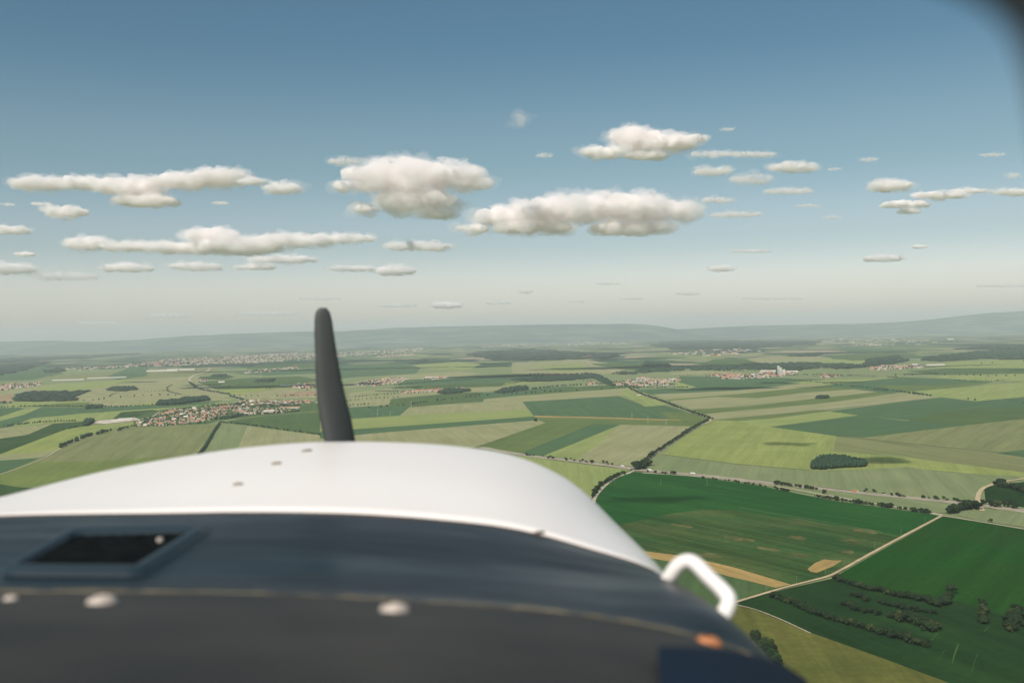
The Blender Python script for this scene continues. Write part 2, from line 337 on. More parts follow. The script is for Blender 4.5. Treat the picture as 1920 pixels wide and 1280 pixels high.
# --- far slivers, left
FIELDS = [
 # (kind, polygon in photo pixels, traced once and laid on the plain)
 ('teal', [(-200, 705), (0, 690), (80, 686), (120, 700), (60, 712), (-200, 720)]),
 ('dark', [(-200, 680), (0, 677), (70, 676), (110, 684), (40, 692), (-200, 694)]),
 ('olsage', [(80, 706), (200, 697), (330, 688), (400, 690), (420, 700), (280, 710), (130, 712)]),
 ('teal', [(200, 706), (240, 690), (280, 690), (275, 705), (220, 712)]),
 ('mid', [(330, 668), (380, 665), (440, 668), (420, 676), (340, 680)]),
 ('sage', [(-100, 735), (0, 733), (55, 725), (110, 719), (220, 714), (330, 707), (390, 704), (402, 712), (372, 716), (410, 730), (445, 739), (420, 746), (300, 753), (140, 753), (60, 732), (0, 742), (-100, 745)]),
 ('limes', [(60, 727), (120, 719), (225, 713), (260, 712), (190, 727), (110, 735)]),
 ('dark', [(375, 706), (430, 703), (440, 707), (420, 711), (370, 712)]),
 ('mid', [(370, 716), (470, 708), (560, 705), (600, 712), (560, 722), (480, 728), (405, 730)]),
 ('teal', [(430, 700), (500, 694), (600, 690), (600, 700), (500, 704)]),
 ('mid', [(460, 692), (560, 688), (600, 690), (600, 680), (480, 684)]),
 ('lime', [(405, 731), (480, 728), (560, 720), (600, 720), (600, 728), (520, 728), (440, 740)]),
 ('sage', [(440, 740), (520, 729), (600, 728), (600, 745), (500, 748), (470, 748)]),
 ('pink', [(520, 738), (580, 733), (600, 734), (600, 742), (530, 744)]),
 ('pink', [(-100, 745), (0, 743), (26, 737), (22, 752), (0, 756), (-100, 762)]),
 ('limes', [(3, 764), (25, 753), (60, 751), (165, 752), (168, 756), (120, 761), (50, 763)]),
 ('olive', [(45, 762), (110, 756), (165, 754), (172, 757), (160, 763)]),
 ('sage', [(155, 764), (172, 753), (300, 752), (400, 746), (440, 748), (410, 752), (310, 758), (200, 764)]),
 ('lime', [(230, 762), (300, 752), (330, 752), (310, 758)]),
 ('woodfl', [(27, 752), (30, 740), (55, 734), (150, 733), (168, 733), (140, 744), (100, 748), (80, 753)]),
 ('teal', [(-200, 768), (0, 765), (38, 764), (48, 768), (0, 782), (-200, 800)]),
 ('teal', [(-200, 850), (0, 789), (45, 777), (78, 763), (160, 764), (330, 757), (420, 750), (330, 770), (225, 772), (150, 776), (60, 783), (20, 799), (0, 803), (-200, 850)]),
 ('limes', [(-100, 812), (0, 781), (40, 768), (78, 763), (45, 777), (0, 789), (-100, 830)]),
 ('limes', [(165, 775), (225, 770), (340, 762), (430, 754), (440, 757), (330, 768), (240, 772)]),
 ('limes', [(20, 799), (60, 785), (150, 775), (228, 771), (212, 785), (175, 788), (140, 790), (40, 799)]),
 ('dark', [(210, 786), (228, 772), (285, 768), (300, 770), (275, 776), (250, 786)]),
 ('mid', [(255, 783), (275, 774), (330, 764), (450, 755), (560, 752), (600, 756), (600, 770), (560, 773), (480, 780), (410, 788), (390, 794), (300, 800), (235, 798)]),
 ('sage', [(-200, 822), (0, 803), (100, 795), (92, 800), (50, 815), (0, 822), (-200, 850)]),
 ('dark', [(-200, 870), (0, 822), (50, 815), (100, 794), (155, 790), (176, 792), (165, 799), (125, 806), (40, 838), (0, 851), (-200, 900)]),
 ('lime', [(-100, 880), (0, 851), (125, 804), (158, 799), (215, 793), (250, 790), (250, 797), (200, 804), (150, 822), (112, 843), (60, 849)]),
 ('sage', [(-200, 880), (0, 852), (60, 849), (112, 843), (98, 850), (74, 858), (0, 863), (-200, 880)]),
 ('teal', [(-200, 884), (0, 863), (74, 858), (40, 872), (0, 888), (-200, 900)]),
 ('limed', [(-300, 960), (0, 888), (100, 848), (200, 806), (300, 797), (412, 794), (368, 860), (300, 960), (0, 990), (-300, 1020)]),
 ('olsage', [(60, 866), (105, 846), (150, 822), (200, 806), (240, 799), (300, 797), (412, 794), (392, 824), (372, 852), (300, 856), (180, 864)]),
 ('dark', [(-200, 900), (0, 907), (35, 913), (62, 914), (95, 909), (140, 905), (100, 960), (-200, 1000)]),
 ('sageg', [(412, 795), (464, 799), (445, 842), (430, 880), (360, 880), (372, 856)]),
 ('sage', [(464, 799), (547, 809), (612, 817), (660, 822), (700, 828), (700, 880), (430, 880), (445, 842)]),
 ('mid', [(412, 792), (450, 785), (500, 779), (562, 774), (620, 770), (690, 770), (700, 824), (660, 821), (612, 816), (547, 808), (470, 797)]),
 # --- centre
 ('sage', [(640, 720), (740, 704), (860, 696), (900, 700), (880, 705), (760, 716), (650, 728)]),
 ('teal', [(600, 690), (660, 684), (760, 680), (790, 688), (780, 700), (680, 706), (600, 712)]),
 ('limes', [(770, 684), (860, 678), (900, 682), (880, 694), (800, 692)]),
 ('limes', [(1005, 718), (950, 722), (940, 716), (1000, 710), (1050, 706), (1040, 714)]),
 ('teal', [(760, 712), (900, 704), (980, 700), (1060, 702), (1000, 712), (940, 718), (820, 722), (745, 722)]),
 ('mid', [(760, 724), (850, 720), (950, 716), (940, 724), (780, 730)]),
 ('sage', [(655, 736), (735, 728), (738, 733), (655, 744)]),
 ('sage', [(655, 750), (735, 743), (730, 758), (655, 764)]),
 ('sage', [(655, 745), (840, 728), (960, 724), (960, 730), (780, 742), (655, 752)]),
 ('mid', [(733, 748), (840, 738), (905, 735), (910, 752), (850, 756), (770, 763), (728, 762)]),
 ('teal', [(900, 737), (980, 730), (1060, 724), (1100, 726), (975, 742), (905, 751)]),
 ('mid', [(975, 742), (1020, 732), (1100, 724), (1180, 720), (1178, 728)]),
 ('teal', [(640, 764), (728, 760), (772, 762), (750, 779), (640, 788)]),
 ('sage', [(907, 748), (970, 742), (1177, 727), (1202, 740), (1160, 743), (977, 753), (905, 757)]),
 ('sage', [(748, 780), (768, 763), (860, 757), (978, 752), (990, 768), (860, 775)]),
 ('limes', [(600, 790), (655, 785), (748, 779), (860, 774), (990, 767), (1002, 781), (800, 795), (655, 806), (600, 810)]),
 ('teal', [(600, 809), (655, 805), (800, 795), (1003, 780), (1002, 789), (900, 796), (700, 814), (600, 822)]),
 ('sage', [(600, 822), (700, 812), (900, 796), (1003, 788), (1023, 792), (1000, 801), (893, 837), (850, 870), (600, 870)]),
 ('limes', [(1022, 853), (1105, 818), (1163, 796), (1250, 800), (1130, 850), (1080, 862)]),
 ('sage', [(1080, 862), (1130, 826), (1163, 796), (1310, 797), (1275, 820), (1200, 868), (1180, 873)]),
 ('olive', [(880, 842), (1000, 800), (1023, 792), (1112, 794), (975, 850)]),
 ('teal', [(970, 852), (1112, 794), (1165, 795), (1022, 853), (990, 858)]),
 ('teal', [(980, 753), (1160, 742), (1210, 761), (1245, 759), (1330, 785), (1280, 786), (1100, 782), (1002, 781)]),
 ('olive', [(1000, 782), (1290, 788), (1332, 785), (1302, 799), (1163, 796), (1023, 792)]),
 ('olive', [(1235, 772), (1290, 772), (1332, 785), (1302, 799), (1260, 790)]),
 ('tan', [(1002, 779), (1100, 781), (1290, 787), (1240, 787.5), (1100, 783), (1002, 781.5)]),
 ('limes', [(1163, 738), (1177, 727), (1200, 731), (1252, 759), (1210, 762)]),
 # --- right, strips past the avenue
 ('teal', [(1190, 731), (1265, 727), (1275, 705), (1480, 709), (1530, 716), (1380, 733), (1225, 740)]),
 ('limes', [(1265, 728), (1268, 715), (1305, 725), (1290, 729)]),
 ('sage', [(1225, 739), (1380, 732), (1520, 717), (1575, 721), (1400, 738), (1330, 743), (1248, 749)]),
 ('olive', [(1248, 749), (1400, 737), (1560, 721), (1630, 728), (1500, 741), (1420, 746), (1340, 744), (1255, 751)]),
 ('sage', [(1255, 751), (1340, 744), (1420, 746), (1520, 735), (1640, 727), (1672, 734), (1520, 749), (1300, 768)]),
 ('olive', [(1297, 767), (1400, 762), (1520, 748), (1650, 734), (1690, 738), (1540, 757), (1322, 777)]),
 ('sage', [(1318, 776), (1540, 756), (1690, 736), (1775, 742), (1700, 752), (1540, 768), (1335, 787)]),
 ('olive', [(1335, 787), (1480, 774), (1530, 768), (1570, 770), (1440, 786), (1380, 789)]),
 ('limes', [(1378, 789), (1440, 785), (1560, 770), (1615, 778), (1445, 800)]),
 ('teal', [(1556, 771), (1690, 753), (1765, 745), (1920, 760), (2200, 775), (2200, 800), (1920, 787), (1810, 797), (1615, 779)]),
 ('mid', [(1700, 790), (1770, 770), (1920, 762), (2200, 776), (2200, 790), (1920, 786), (1810, 797)]),
 ('teal', [(1443, 800), (1612, 778), (1700, 789), (1812, 797), (1620, 820), (1560, 816)]),
 ('olsage', [(1620, 820), (1812, 797), (1920, 785), (2200, 790), (2200, 880), (1920, 852), (1750, 836), (1568, 817)]),
 ('lime', [(1238, 855), (1275, 825), (1335, 787), (1380, 789), (1445, 800), (1568, 817), (1562, 846), (1700, 857), (1920, 884), (2200, 930), (2200, 960), (1920, 897), (1700, 877), (1600, 882), (1520, 882), (1380, 870)]),
 ('olsage', [(1568, 817), (1750, 835), (1920, 851), (2200, 890), (2200, 935), (1920, 885), (1700, 857), (1562, 846)]),
 ('teal', [(1868, 849), (1920, 843), (2100, 850), (2100, 885), (1920, 857)]),
 ('sageg', [(1210, 880), (1240, 851), (1380, 869), (1520, 881), (1600, 880), (1700, 875), (1800, 889), (1925, 892), (1880, 903), (1850, 912), (1836, 928), (1838, 945), (1700, 930), (1500, 908), (1300, 887)]),
 ('teal', [(1540, 722), (1690, 707), (1870, 714), (1800, 727), (1700, 734), (1665, 737)]),
 ('olive', [(1640, 722), (1760, 722), (1850, 716), (1800, 727), (1700, 734)]),
 ('limes', [(1470, 716), (1640, 709), (1700, 706), (1545, 722)]),
 ('limes', [(1695, 735), (1800, 726), (1920, 716), (2200, 712), (2200, 760), (1920, 752), (1830, 752), (1750, 743)]),
 ('teal', [(1830, 752), (1920, 744), (2100, 745), (2100, 775), (1920, 762)]),
 ('sage', [(1290, 702), (1400, 700), (1340, 694), (1280, 696), (1250, 704)]),
 ('limes', [(1730, 706), (1920, 700), (2100, 700), (2100, 712), (1920, 714), (1850, 715)]),
 ('mid', [(1700, 696), (1780, 690), (1920, 690), (2100, 690), (2100, 700), (1920, 700), (1760, 702)]),
 ('limes', [(1740, 684), (1800, 678), (1920, 672), (2100, 672), (2100, 688), (1920, 690), (1760, 690)]),
 ('sage', [(1380, 676), (1440, 668), (1500, 666), (1560, 672), (1560, 682), (1470, 684)]),
 ('limes', [(1470, 682), (1560, 673), (1640, 676), (1660, 682), (1560, 686)]),
 ('mid', [(1300, 682), (1370, 670), (1400, 674), (1440, 684), (1360, 687)]),
 ('mid', [(1540, 668), (1640, 660), (1720, 664), (1700, 672), (1600, 676)]),
 ('sage', [(960, 680), (1100, 674), (1200, 690), (1160, 700), (1060, 704), (960, 700)]),
 ('limes', [(1000, 686), (1080, 680), (1120, 694), (1040, 698)]),
 ('mid', [(1100, 682), (1170, 680), (1240, 690), (1180, 694)]),
 ('pink', [(1022, 700), (1060, 698), (1062, 703), (1020, 704)]),
 ('tan', [(1330, 664), (1352, 663), (1352, 668), (1335, 667.5)]),
 # --- near right
 ('sageg', [(1430, 906), (1500, 912), (1600, 924), (1700, 934), (1838, 948), (1790, 958), (1762, 962), (1700, 955), (1560, 934)]),
 ('limes', [(970, 853), (1080, 868), (1180, 881), (1145, 897), (1110, 930), (1100, 960), (960, 900)]),
 ('meadow', [(1845, 913), (1920, 903), (2200, 900), (2200, 960), (1920, 950), (1885, 944), (1848, 940)]),
 ('sageg', [(1790, 963), (1860, 955), (1920, 953), (2200, 965), (2200, 1040), (1920, 987), (1830, 975)]),
 ('deep', [(1060, 990), (1112, 930), (1145, 900), (1190, 884), (1300, 893), (1420, 909), (1560, 938), (1700, 957), (1765, 966), (1700, 1000), (1640, 1035), (1580, 1070), (1480, 1100), (1380, 1126), (1200, 1150)]),
 ('rough', [(1060, 990), (1130, 990), (1200, 975), (1260, 962), (1320, 955), (1390, 957), (1440, 966), (1500, 972), (1560, 984), (1640, 993), (1690, 1006), (1640, 1035), (1580, 1070), (1550, 1082), (1480, 1100), (1380, 1126), (1200, 1150)]),
 ('deep2', [(1768, 968), (1920, 990), (2300, 1050), (2300, 1300), (1920, 1165), (1800, 1125), (1770, 1127), (1560, 1084), (1584, 1070), (1660, 1027)]),
 ('meadow', [(1378, 1130), (1480, 1102), (1560, 1084), (1770, 1127), (1800, 1125), (1920, 1165), (2400, 1320), (2400, 1500), (1900, 1330), (1790, 1285), (1660, 1235), (1500, 1178), (1430, 1150)]),
 ('drygr', [(1300, 1120), (1378, 1132), (1430, 1148), (1500, 1178), (1660, 1235), (1790, 1283), (1900, 1330), (1900, 1700), (1100, 1700), (1100, 1200)]),
 ('mid', [(1195, 1040), (1300, 1058), (1380, 1078), (1455, 1100), (1380, 1126), (1300, 1150), (1150, 1120)]),
 ('tan', [(1150, 1028), (1205, 1032), (1290, 1043), (1380, 1064), (1482, 1095), (1455, 1101), (1360, 1078), (1290, 1058), (1200, 1042), (1150, 1036)]),
 ('tan', [(1514, 1066), (1528, 1055), (1545, 1048), (1562, 1050), (1579, 1050), (1562, 1061), (1532, 1073), (1520, 1071)]),
]
for k_, pl in FIELDS: field(pl, k_, ((1390, 950), (1690, 1003)) if k_ in ('rough', 'deep') else None, name='woodland_floor' if k_ == 'woodfl' else 'crop_field')
# worn, straw-coloured patches in the thin crop: own irregular shapes
rnd = random.Random(3)
def blotch(cx, cy, rx, ry, kind='tan', nn=14, tilt=0.0):
    pts = []
    for k in range(nn):
        a = 2 * math.pi * k / nn; q = rnd.uniform(.6, 1.1)
        x, y = math.cos(a) * rx * q, -math.sin(a) * ry * q
        pts.append((cx + x, cy + y + x * tilt))
    field(pts, kind, name='crop_field')
FM['thin'] = field_mat('worn_crop', (.15, .135, .055), (.05, .08, .028), streak=.35, patch=.3, tram=0, cell=30)
for b_ in [(1597, 1014, 22, 3.5), (1622, 996, 28, 4), (1495, 1008, 18, 4), (1590, 1034, 14, 4), (1385, 1010, 30, 4), (1330, 1040, 30, 3.5), (1440, 1028, 30, 3.5), (1280, 985, 24, 3), (1500, 1040, 24, 3)]:
    blotch(*b_, kind='thin', tilt=.12)
for cx_, y0_, y1_, w_ in ((1790, 1206, 1244, 2.4), (1764, 1218, 1240, 2.6), (1752, 1185, 1200, 1.6), (1850, 1172, 1184, 2.2), (1826, 1225, 1262, 1.2)):
    field([(cx_ + 6, y0_), (cx_ + 6 + w_, y0_ + 1), (cx_ + w_ * .8, (y0_ + y1_) / 2), (cx_ - 6 + w_, y1_), (cx_ - 6, y1_ - 2), (cx_ - w_ * .6, (y0_ + y1_) / 2)], 'rough', name='crop_field')
field([(174, 793), (186, 788), (222, 785), (252, 782), (262, 786), (235, 790), (200, 794)], 'gravel', name='gravel_yard')
ROADZ = LZ[0] + 0.1
print('fields', LZ[0])

# ------------------------------------------------------------------ roads and tracks
m_asph = simple('asphalt', (.34, .295, .225), .9, .12, .02, coord='Object')
m_track = simple('dirt_track', (.46, .36, .21), .95, .2, .03)
m_path = simple('pale_gravel_path', (.42, .37, .26), .95, .2, .03)
m_verge = simple('dry_verge', (.25, .22, .125), .95, .35, .02)
m_line = simple('road_paint', (.75, .75, .72), .7, .05, .1)
def ground_line(pts, z, n=40): return [Vector((p.x, p.y, z)) for p in catmull([G(x, y, z) for x, y in pts], n)]
def strip(name, P3, half, mat, off=0.0, parent=None, wob=0.0, z=None):
    vs, fs = [], []
    for i, p in enumerate(P3):
        t = (P3[min(i + 1, len(P3) - 1)] - P3[max(i - 1, 0)]).normalized(); s = Vector((t.y, -t.x, 0))
        h1 = half * (1 + wob * random.uniform(-1, 1)); h2 = half * (1 + wob * random.uniform(-1, 1))
        c = p + s * off + Vector((0, 0, (z or 0)))
        vs += [c - s * h1, c + s * h2]
        if i: fs.append((2 * i - 2, 2 * i, 2 * i + 1, 2 * i - 1))
    for k, f in enumerate(fs): fs[k] = (f[0], f[3], f[2], f[1])
    o = mesh(name, vs, fs, mat, parent); 
    if not parent: o['kind'] = 'structure'
    return o
MW = [(900, 838), (985, 853), (1060, 862), (1150, 873), (1205, 881), (1300, 889), (1400, 900), (1500, 911), (1600, 922), (1700, 932), (1830, 946), (1920, 957), (2100, 980)]
mw = ground_line(MW, ROADZ, 90)
strip('grass_verge', mw, 22, m_verge, 0, wob=.25)
for off in (-7.5, 7.5):
    strip('motorway', mw, 5.4, m_asph, off, z=.10)
    for q in (-4.9, 4.9): strip('road_marking', mw, .18, m_line, off + q, z=.16)
rail = ground_line([(1205, 886), (1300, 892), (1400, 903), (1500, 919), (1620, 940), (1740, 960), (1768, 964)], ROADZ + .2, 60)
strip('farm_track', rail, 5.0, m_path, wob=.35)
avl = ground_line([(1110, 950), (1120, 925), (1150, 898), (1185, 884), (1200, 872), (1235, 845), (1270, 822), (1305, 800), (1332, 786), (1290, 771), (1250, 756), (1210, 742), (1175, 727)], ROADZ + .05, 90)
strip('road', avl, 4.5, m_path, z=.05)
strip('dirt_track', ground_line([(1372, 1130), (1425, 1114), (1480, 1098), (1550, 1080), (1580, 1066), (1660, 1022), (1766, 966)], ROADZ + .12, 60), 3.3, m_track, wob=.12)
strip('dirt_track', ground_line([(1740, 961), (1766, 966), (1830, 976), (1920, 991), (2100, 1020)], ROADZ + .16, 40), 3.4, m_path, wob=.15)
strip('dirt_track', ground_line([(1842, 957), (1836, 944), (1834, 930), (1842, 916), (1862, 907), (1885, 902), (1925, 896), (2050, 880)], ROADZ + .14, 50), 5.5, m_track, wob=.1)
strip('farm_track', ground_line([(1375, 1131), (1420, 1143), (1470, 1163), (1520, 1186)], ROADZ + .14, 30), 1.2, m_path, wob=.3)
strip('farm_track', ground_line([(0, 889), (35, 877), (85, 857), (112, 841), (150, 822)], ROADZ + .1, 30), 3, m_path, wob=.2)
strip('farm_track', ground_line([(1388, 951), (1450, 962), (1520, 973), (1600, 987), (1655, 998)], ROADZ + .1, 30), 1.1, simple('worn_grass', (.13, .15, .07), .95, .2, .03), wob=.3)
strip('farm_track', ground_line([(1568, 817), (1660, 826), (1750, 836), (1920, 852)], ROADZ + .1, 30), 2.2, simple('field_margin', (.055, .075, .035), .95, .3, .02), wob=.4)
strip('farm_track', ground_line([(1240, 851), (1380, 869), (1520, 881)], ROADZ + .1, 30), 1.6, bpy.data.materials['field_margin'], wob=.4)
strip('road', ground_line([(205, 798), (280, 782), (300, 772), (330, 765)], ROADZ + .1, 30), 5, m_path)
strip('farm_track', ground_line([(1524, 768), (1600, 760), (1700, 749), (1712, 748)], ROADZ + .1, 30), 8, m_path, wob=.2)
strip('road', ground_line([(372, 712), (355, 712), (362, 704), (385, 697), (395, 690)], ROADZ + .1, 30), 14, m_path)
strip('road', ground_line([(355, 712), (365, 722), (372, 729), (420, 738), (460, 745)], ROADZ + .1, 30), 8, m_path)
strip('farm_track', ground_line([(1100, 678), (1115, 686), (1140, 693), (1165, 700)], ROADZ + .1, 30), 8, m_path)
strip('farm_track', ground_line([(1838, 946), (1870, 948), (1920, 960), (2000, 972)], ROADZ + .17, 20), 3, m_path)

# ------------------------------------------------------------------ trees
def leaf_mat(name, c):
    m, n, out = newmat(name)
    b = nd(n, 'ShaderNodeBsdfPrincipled'); b.inputs['Roughness'].default_value = .8; b.inputs['Specular IOR Level'].default_value = .2
    oi = nd(n, 'ShaderNodeObjectInfo'); tc = nd(n, 'ShaderNodeNewGeometry')
    f = noisetex(n, tc.outputs['Position'], .35, 4, .7)
    c1 = mixrgb(n, maprange(n, f, .35, .65, 0, 1), tuple(x * .65 for x in c), (c[0] * 1.3, c[1] * 1.2, c[2] * 1.0))
    v = nd(n, 'ShaderNodeVectorMath', operation='SCALE'); n.links.new(c1, v.inputs[0])
    n.links.new(maprange(n, oi.outputs['Random'], 0, 1, .75, 1.3), v.inputs['Scale'])
    n.links.new(v.outputs[0], b.inputs['Base Color']); n.links.new(b.outputs[0], out.inputs[0]); return m
m_leaf = [leaf_mat('foliage_dark', (.009, .024, .008)), leaf_mat('foliage_mid', (.014, .032, .010)), leaf_mat('foliage_olive', (.032, .046, .014))]
m_bark = simple('bark', (.10, .075, .05), .95, .3, 2)
def crown_bm(seed, wide=1.0, tall=1.0, leaves=260):
    rn = random.Random(seed); bm = bmesh.new()
    lumps = [(Vector((0, 0, .62)), .36)] + [(Vector((rn.uniform(-.34, .34) * wide, rn.uniform(-.34, .34) * wide, rn.uniform(.36, .84) * tall)), rn.uniform(.16, .28)) for _ in range(8)]
    for c, r_ in lumps:
        s = bmesh.ops.create_icosphere(bm, subdivisions=2, radius=r_, matrix=Matrix.Translation(c))
        for v_ in s['verts']:
            d = v_.co - c
            v_.co = c + d * (1 + .35 * noise.noise(v_.co * 9 + Vector((seed, 0, 0))) + .18 * noise.noise(v_.co * 23))
    for k in range(leaves):
        c, r_ = rn.choice(lumps)
        d = Vector((rn.gauss(0, 1), rn.gauss(0, 1), rn.gauss(0, 1))).normalized()
        p = c + d * r_ * rn.uniform(.9, 1.25); s = rn.uniform(.025, .055)
        a = d.orthogonal().normalized(); a.rotate(Matrix.Rotation(rn.uniform(0, 6.3), 3, d)); b_ = d.cross(a)
        tl = d * rn.uniform(-.5, .5)
        bm.faces.new([bm.verts.new(p + (a + tl) * s), bm.verts.new(p + b_ * s), bm.verts.new(p - (a + tl) * s), bm.verts.new(p - b_ * s)])
    return bm
crowns, shrubs = [], []
def to_mesh(bm, name, mats):
    me = bpy.data.meshes.new(name); bm.to_mesh(me); bm.free()
    for m in mats: me.materials.append(m)
    return me
for s in range(5): crowns.append(to_mesh(crown_bm(s + 1), 'crown', [m_leaf[s % 3 if s != 4 else 0]]))
for s in range(5): shrubs.append(to_mesh(crown_bm(s + 31, 1.5, .8, 200), 'foliage', [m_leaf[(1, 0, 2, 0, 1)[s]]]))
bm = bmesh.new(); add_cyl(bm, (0, 0, -.02), (0, 0, .5), .045, .025, 7)
for k in range(4):
    a = k * 1.6 + .3; add_cyl(bm, (0, 0, .25 + .05 * k), (math.cos(a) * .22, math.sin(a) * .22, .5 + .04 * k), .02, .008, 5)
trunk_me = to_mesh(bm, 'trunk', [m_bark])
TZ = ROADZ - .05
def tree(x, y, h, label, group, shrub=False, name='tree'):
    """one tree: an empty at its foot with a crown and a trunk"""
    e = bpy.data.objects.new(name, None); e.empty_display_size = .1
    e.location = (x, y, TZ); e.rotation_euler = (0, 0, random.uniform(0, 6.28))
    s = h * random.uniform(.85, 1.15); wd = s * random.uniform(.9, 1.2)
    e.scale = (wd, wd, s); col.objects.link(e)
    tag(e, label, 'shrub' if shrub else 'tree', group)
    me = random.choice(shrubs if shrub else crowns)
    c = bpy.data.objects.new('foliage' if shrub else 'crown', me); link(c, e)
    t = bpy.data.objects.new('stem' if shrub else 'trunk', trunk_me); link(t, e)
    if shrub: t.scale = (.6, .6, .7)
    return e
NT = [0, 0]
def row(pts, spacing, h, label, group, shrub=False, jit=.25, gap=0.0, rows=1, width=0.0):
    P3 = [G(x, y, TZ) for x, y in pts]
    L = sum((P3[i + 1] - P3[i]).length for i in range(len(P3) - 1)); n_ = max(2, int(L / spacing))
    C = catmull(P3, n_)
    for i, p in enumerate(C):
        if random.random() < gap: continue
        vert = abs(pts[-1][1] - pts[0][1]) > abs(pts[-1][0] - pts[0][0])
        u_ = i / max(1, n_ - 1); flip = (pts[-1][1] < pts[0][1]) if vert else (pts[-1][0] < pts[0][0])
        if flip: u_ = 1 - u_
        k5 = min(4, int(u_ * 5)); E_ = ('upper', 'lower') if vert else ('left', 'right')
        where = (', near its %s end' % E_[0], ', %s of its middle' % ('above' if vert else 'left'), ', near its middle', ', %s of its middle' % ('below' if vert else 'right'), ', near its %s end' % E_[1])[k5]
        for r_ in range(rows):
            t = (C[min(i + 1, n_ - 1)] - C[max(i - 1, 0)]).normalized(); s = Vector((t.y, -t.x, 0))
            q = p + t * random.uniform(-jit, jit) * spacing + s * (random.uniform(-1, 1) * width)
            tree(q.x, q.y, h * random.uniform(.7, 1.25), label + where, group, shrub, 'shrub' if shrub else 'tree')
            NT[int(shrub)] += 1
# lower right: scrub rows in the meadow
row([(1565, 1085), (1600, 1097), (1650, 1110), (1690, 1120), (1720, 1125), (1755, 1135)], 7.5, 10, 'dark shrub in the uppermost scrub row of the meadow', 'shrubs of the uppermost meadow row', True, width=3)
row([(1755, 1135), (1772, 1131), (1780, 1118)], 8, 11, 'dark shrub on the right-hand bend of the uppermost row', 'shrubs on the bend of the upper meadow row', True, width=3)
p = G(1784, 1112, TZ); tree(p.x, p.y, 17, 'large round dark tree standing alone at the right end of the uppermost scrub row', 'lone trees')
row([(1600, 1115), (1620, 1124), (1650, 1131), (1700, 1142), (1752, 1150)], 8.5, 8, 'dark shrub in the thin second scrub row of the meadow', 'shrubs of the second meadow row', True, gap=.1, width=2.5)
row([(1563, 1130), (1590, 1138), (1610, 1145), (1640, 1150), (1680, 1160)], 8.5, 9.5, 'dark shrub in the left half of the third row', 'shrubs of the third meadow row, left half', True, gap=.08, width=3)
row([(1680, 1160), (1710, 1166), (1735, 1174), (1752, 1183)], 6.0, 12, 'dark shrub in the thick clump closing the third row', 'shrubs of the clump in the third meadow row', True, rows=2, width=9)
row([(1450, 1119), (1490, 1135), (1540, 1155), (1580, 1168), (1620, 1178), (1660, 1190), (1700, 1201), (1738, 1213)], 6.6, 9.5, 'dark shrub in the lowest scrub row of the meadow', 'shrubs of the lowest meadow row', True, width=3.2)
row([(1842, 1130), (1846, 1148), (1842, 1168)], 7, 9, 'shrub in the short upright row at the right of the meadow', 'shrubs of the short upright row', True, width=2)
row([(1908, 1145), (1902, 1165), (1900, 1184)], 6, 11, 'shrub in the clump at the right edge of the meadow', 'shrubs at the right edge', True, width=5)
row([(1412, 1200), (1432, 1210), (1446, 1228), (1456, 1250)], 6, 12, 'dark tree in the curved clump beside the aircraft nose', 'trees of the curved clump beside the nose', width=4)
# avenue
row([(1200, 872), (1235, 845), (1270, 822), (1305, 800), (1328, 788)], 12, 10, 'avenue tree between motorway bridge and road bend', 'avenue trees below the road bend', width=3)
row([(1335, 786), (1290, 771), (1250, 756), (1210, 742), (1180, 729)], 19, 10.5, 'avenue tree between road bend and central village', 'avenue trees above the road bend', width=4)
row([(1112, 932), (1122, 916), (1138, 904), (1155, 895), (1172, 888)], 17, 11, 'small tree beside the side road left of the motorway bridge', 'trees along the side road', gap=.15)
row([(1196, 880), (1206, 876), (1214, 872)], 9, 17, 'tall tree in the clump at the motorway bridge', 'trees of the clump at the bridge', rows=2, width=10)
# hedges by the motorway
row([(990, 853), (1060, 861), (1150, 871)], 14, 7, 'bush on the motorway verge left of the bridge', 'verge bushes left of the bridge', True, gap=.25, width=18)
row([(1215, 884), (1265, 889), (1300, 893)], 16, 9, 'bush on the verge just right of the motorway bridge', 'verge bushes right of the bridge', True, gap=.3, width=14)
row([(1300, 894), (1400, 907), (1480, 922)], 11, 6, 'small bush beside the farm track along the motorway', 'bushes beside the farm track', True, gap=.35, width=5)
row([(1450, 906), (1490, 912), (1530, 918)], 9, 9, 'bush in the dense hedge along the motorway', 'bushes of the dense motorway hedge', True, gap=.1, width=5)
row([(1530, 932), (1600, 942), (1670, 951), (1742, 962)], 10, 8.5, 'bush in the hedge above the deep green field', 'bushes of the hedge above the deep green field', True, gap=.12, width=4)
row([(1620, 920), (1700, 930), (1780, 938), (1835, 944)], 10, 7, 'bush on the far motorway verge at right', 'far verge bushes', True, gap=.2, width=14)
row([(1780, 962), (1800, 956), (1832, 952)], 9, 15, 'tree in the clump at the junction of pale tracks', 'trees at the track junction', rows=2, width=10)
row([(1848, 946), (1870, 950), (1905, 952)], 13, 13, 'dark tree beside the pale yard right of the curved track', 'trees beside the pale yard', rows=2, width=14)
row([(1872, 910), (1890, 914), (1925, 924)], 10, 15, 'tree in the copse right of the curved track', 'trees of the copse by the curved track', rows=2, width=14)
p = G(1874, 908, TZ); tree(p.x, p.y, 19, 'tall dark tree at the tip of the copse beside the curved track', 'lone trees')
p = G(1859, 978, TZ); tree(p.x, p.y, 8, 'small round bush just above the pale track at the right', 'lone trees', True)
for q in [(1005, 790, 15, 'solitary round tree on the corner where five field strips meet'), (1546, 926, 12, 'single round tree at the left end of the hedge over the deep green field')]:
    p = G(q[0], q[1], TZ); tree(p.x, p.y, q[2], q[3], 'lone trees')
print('trees, shrubs', NT)

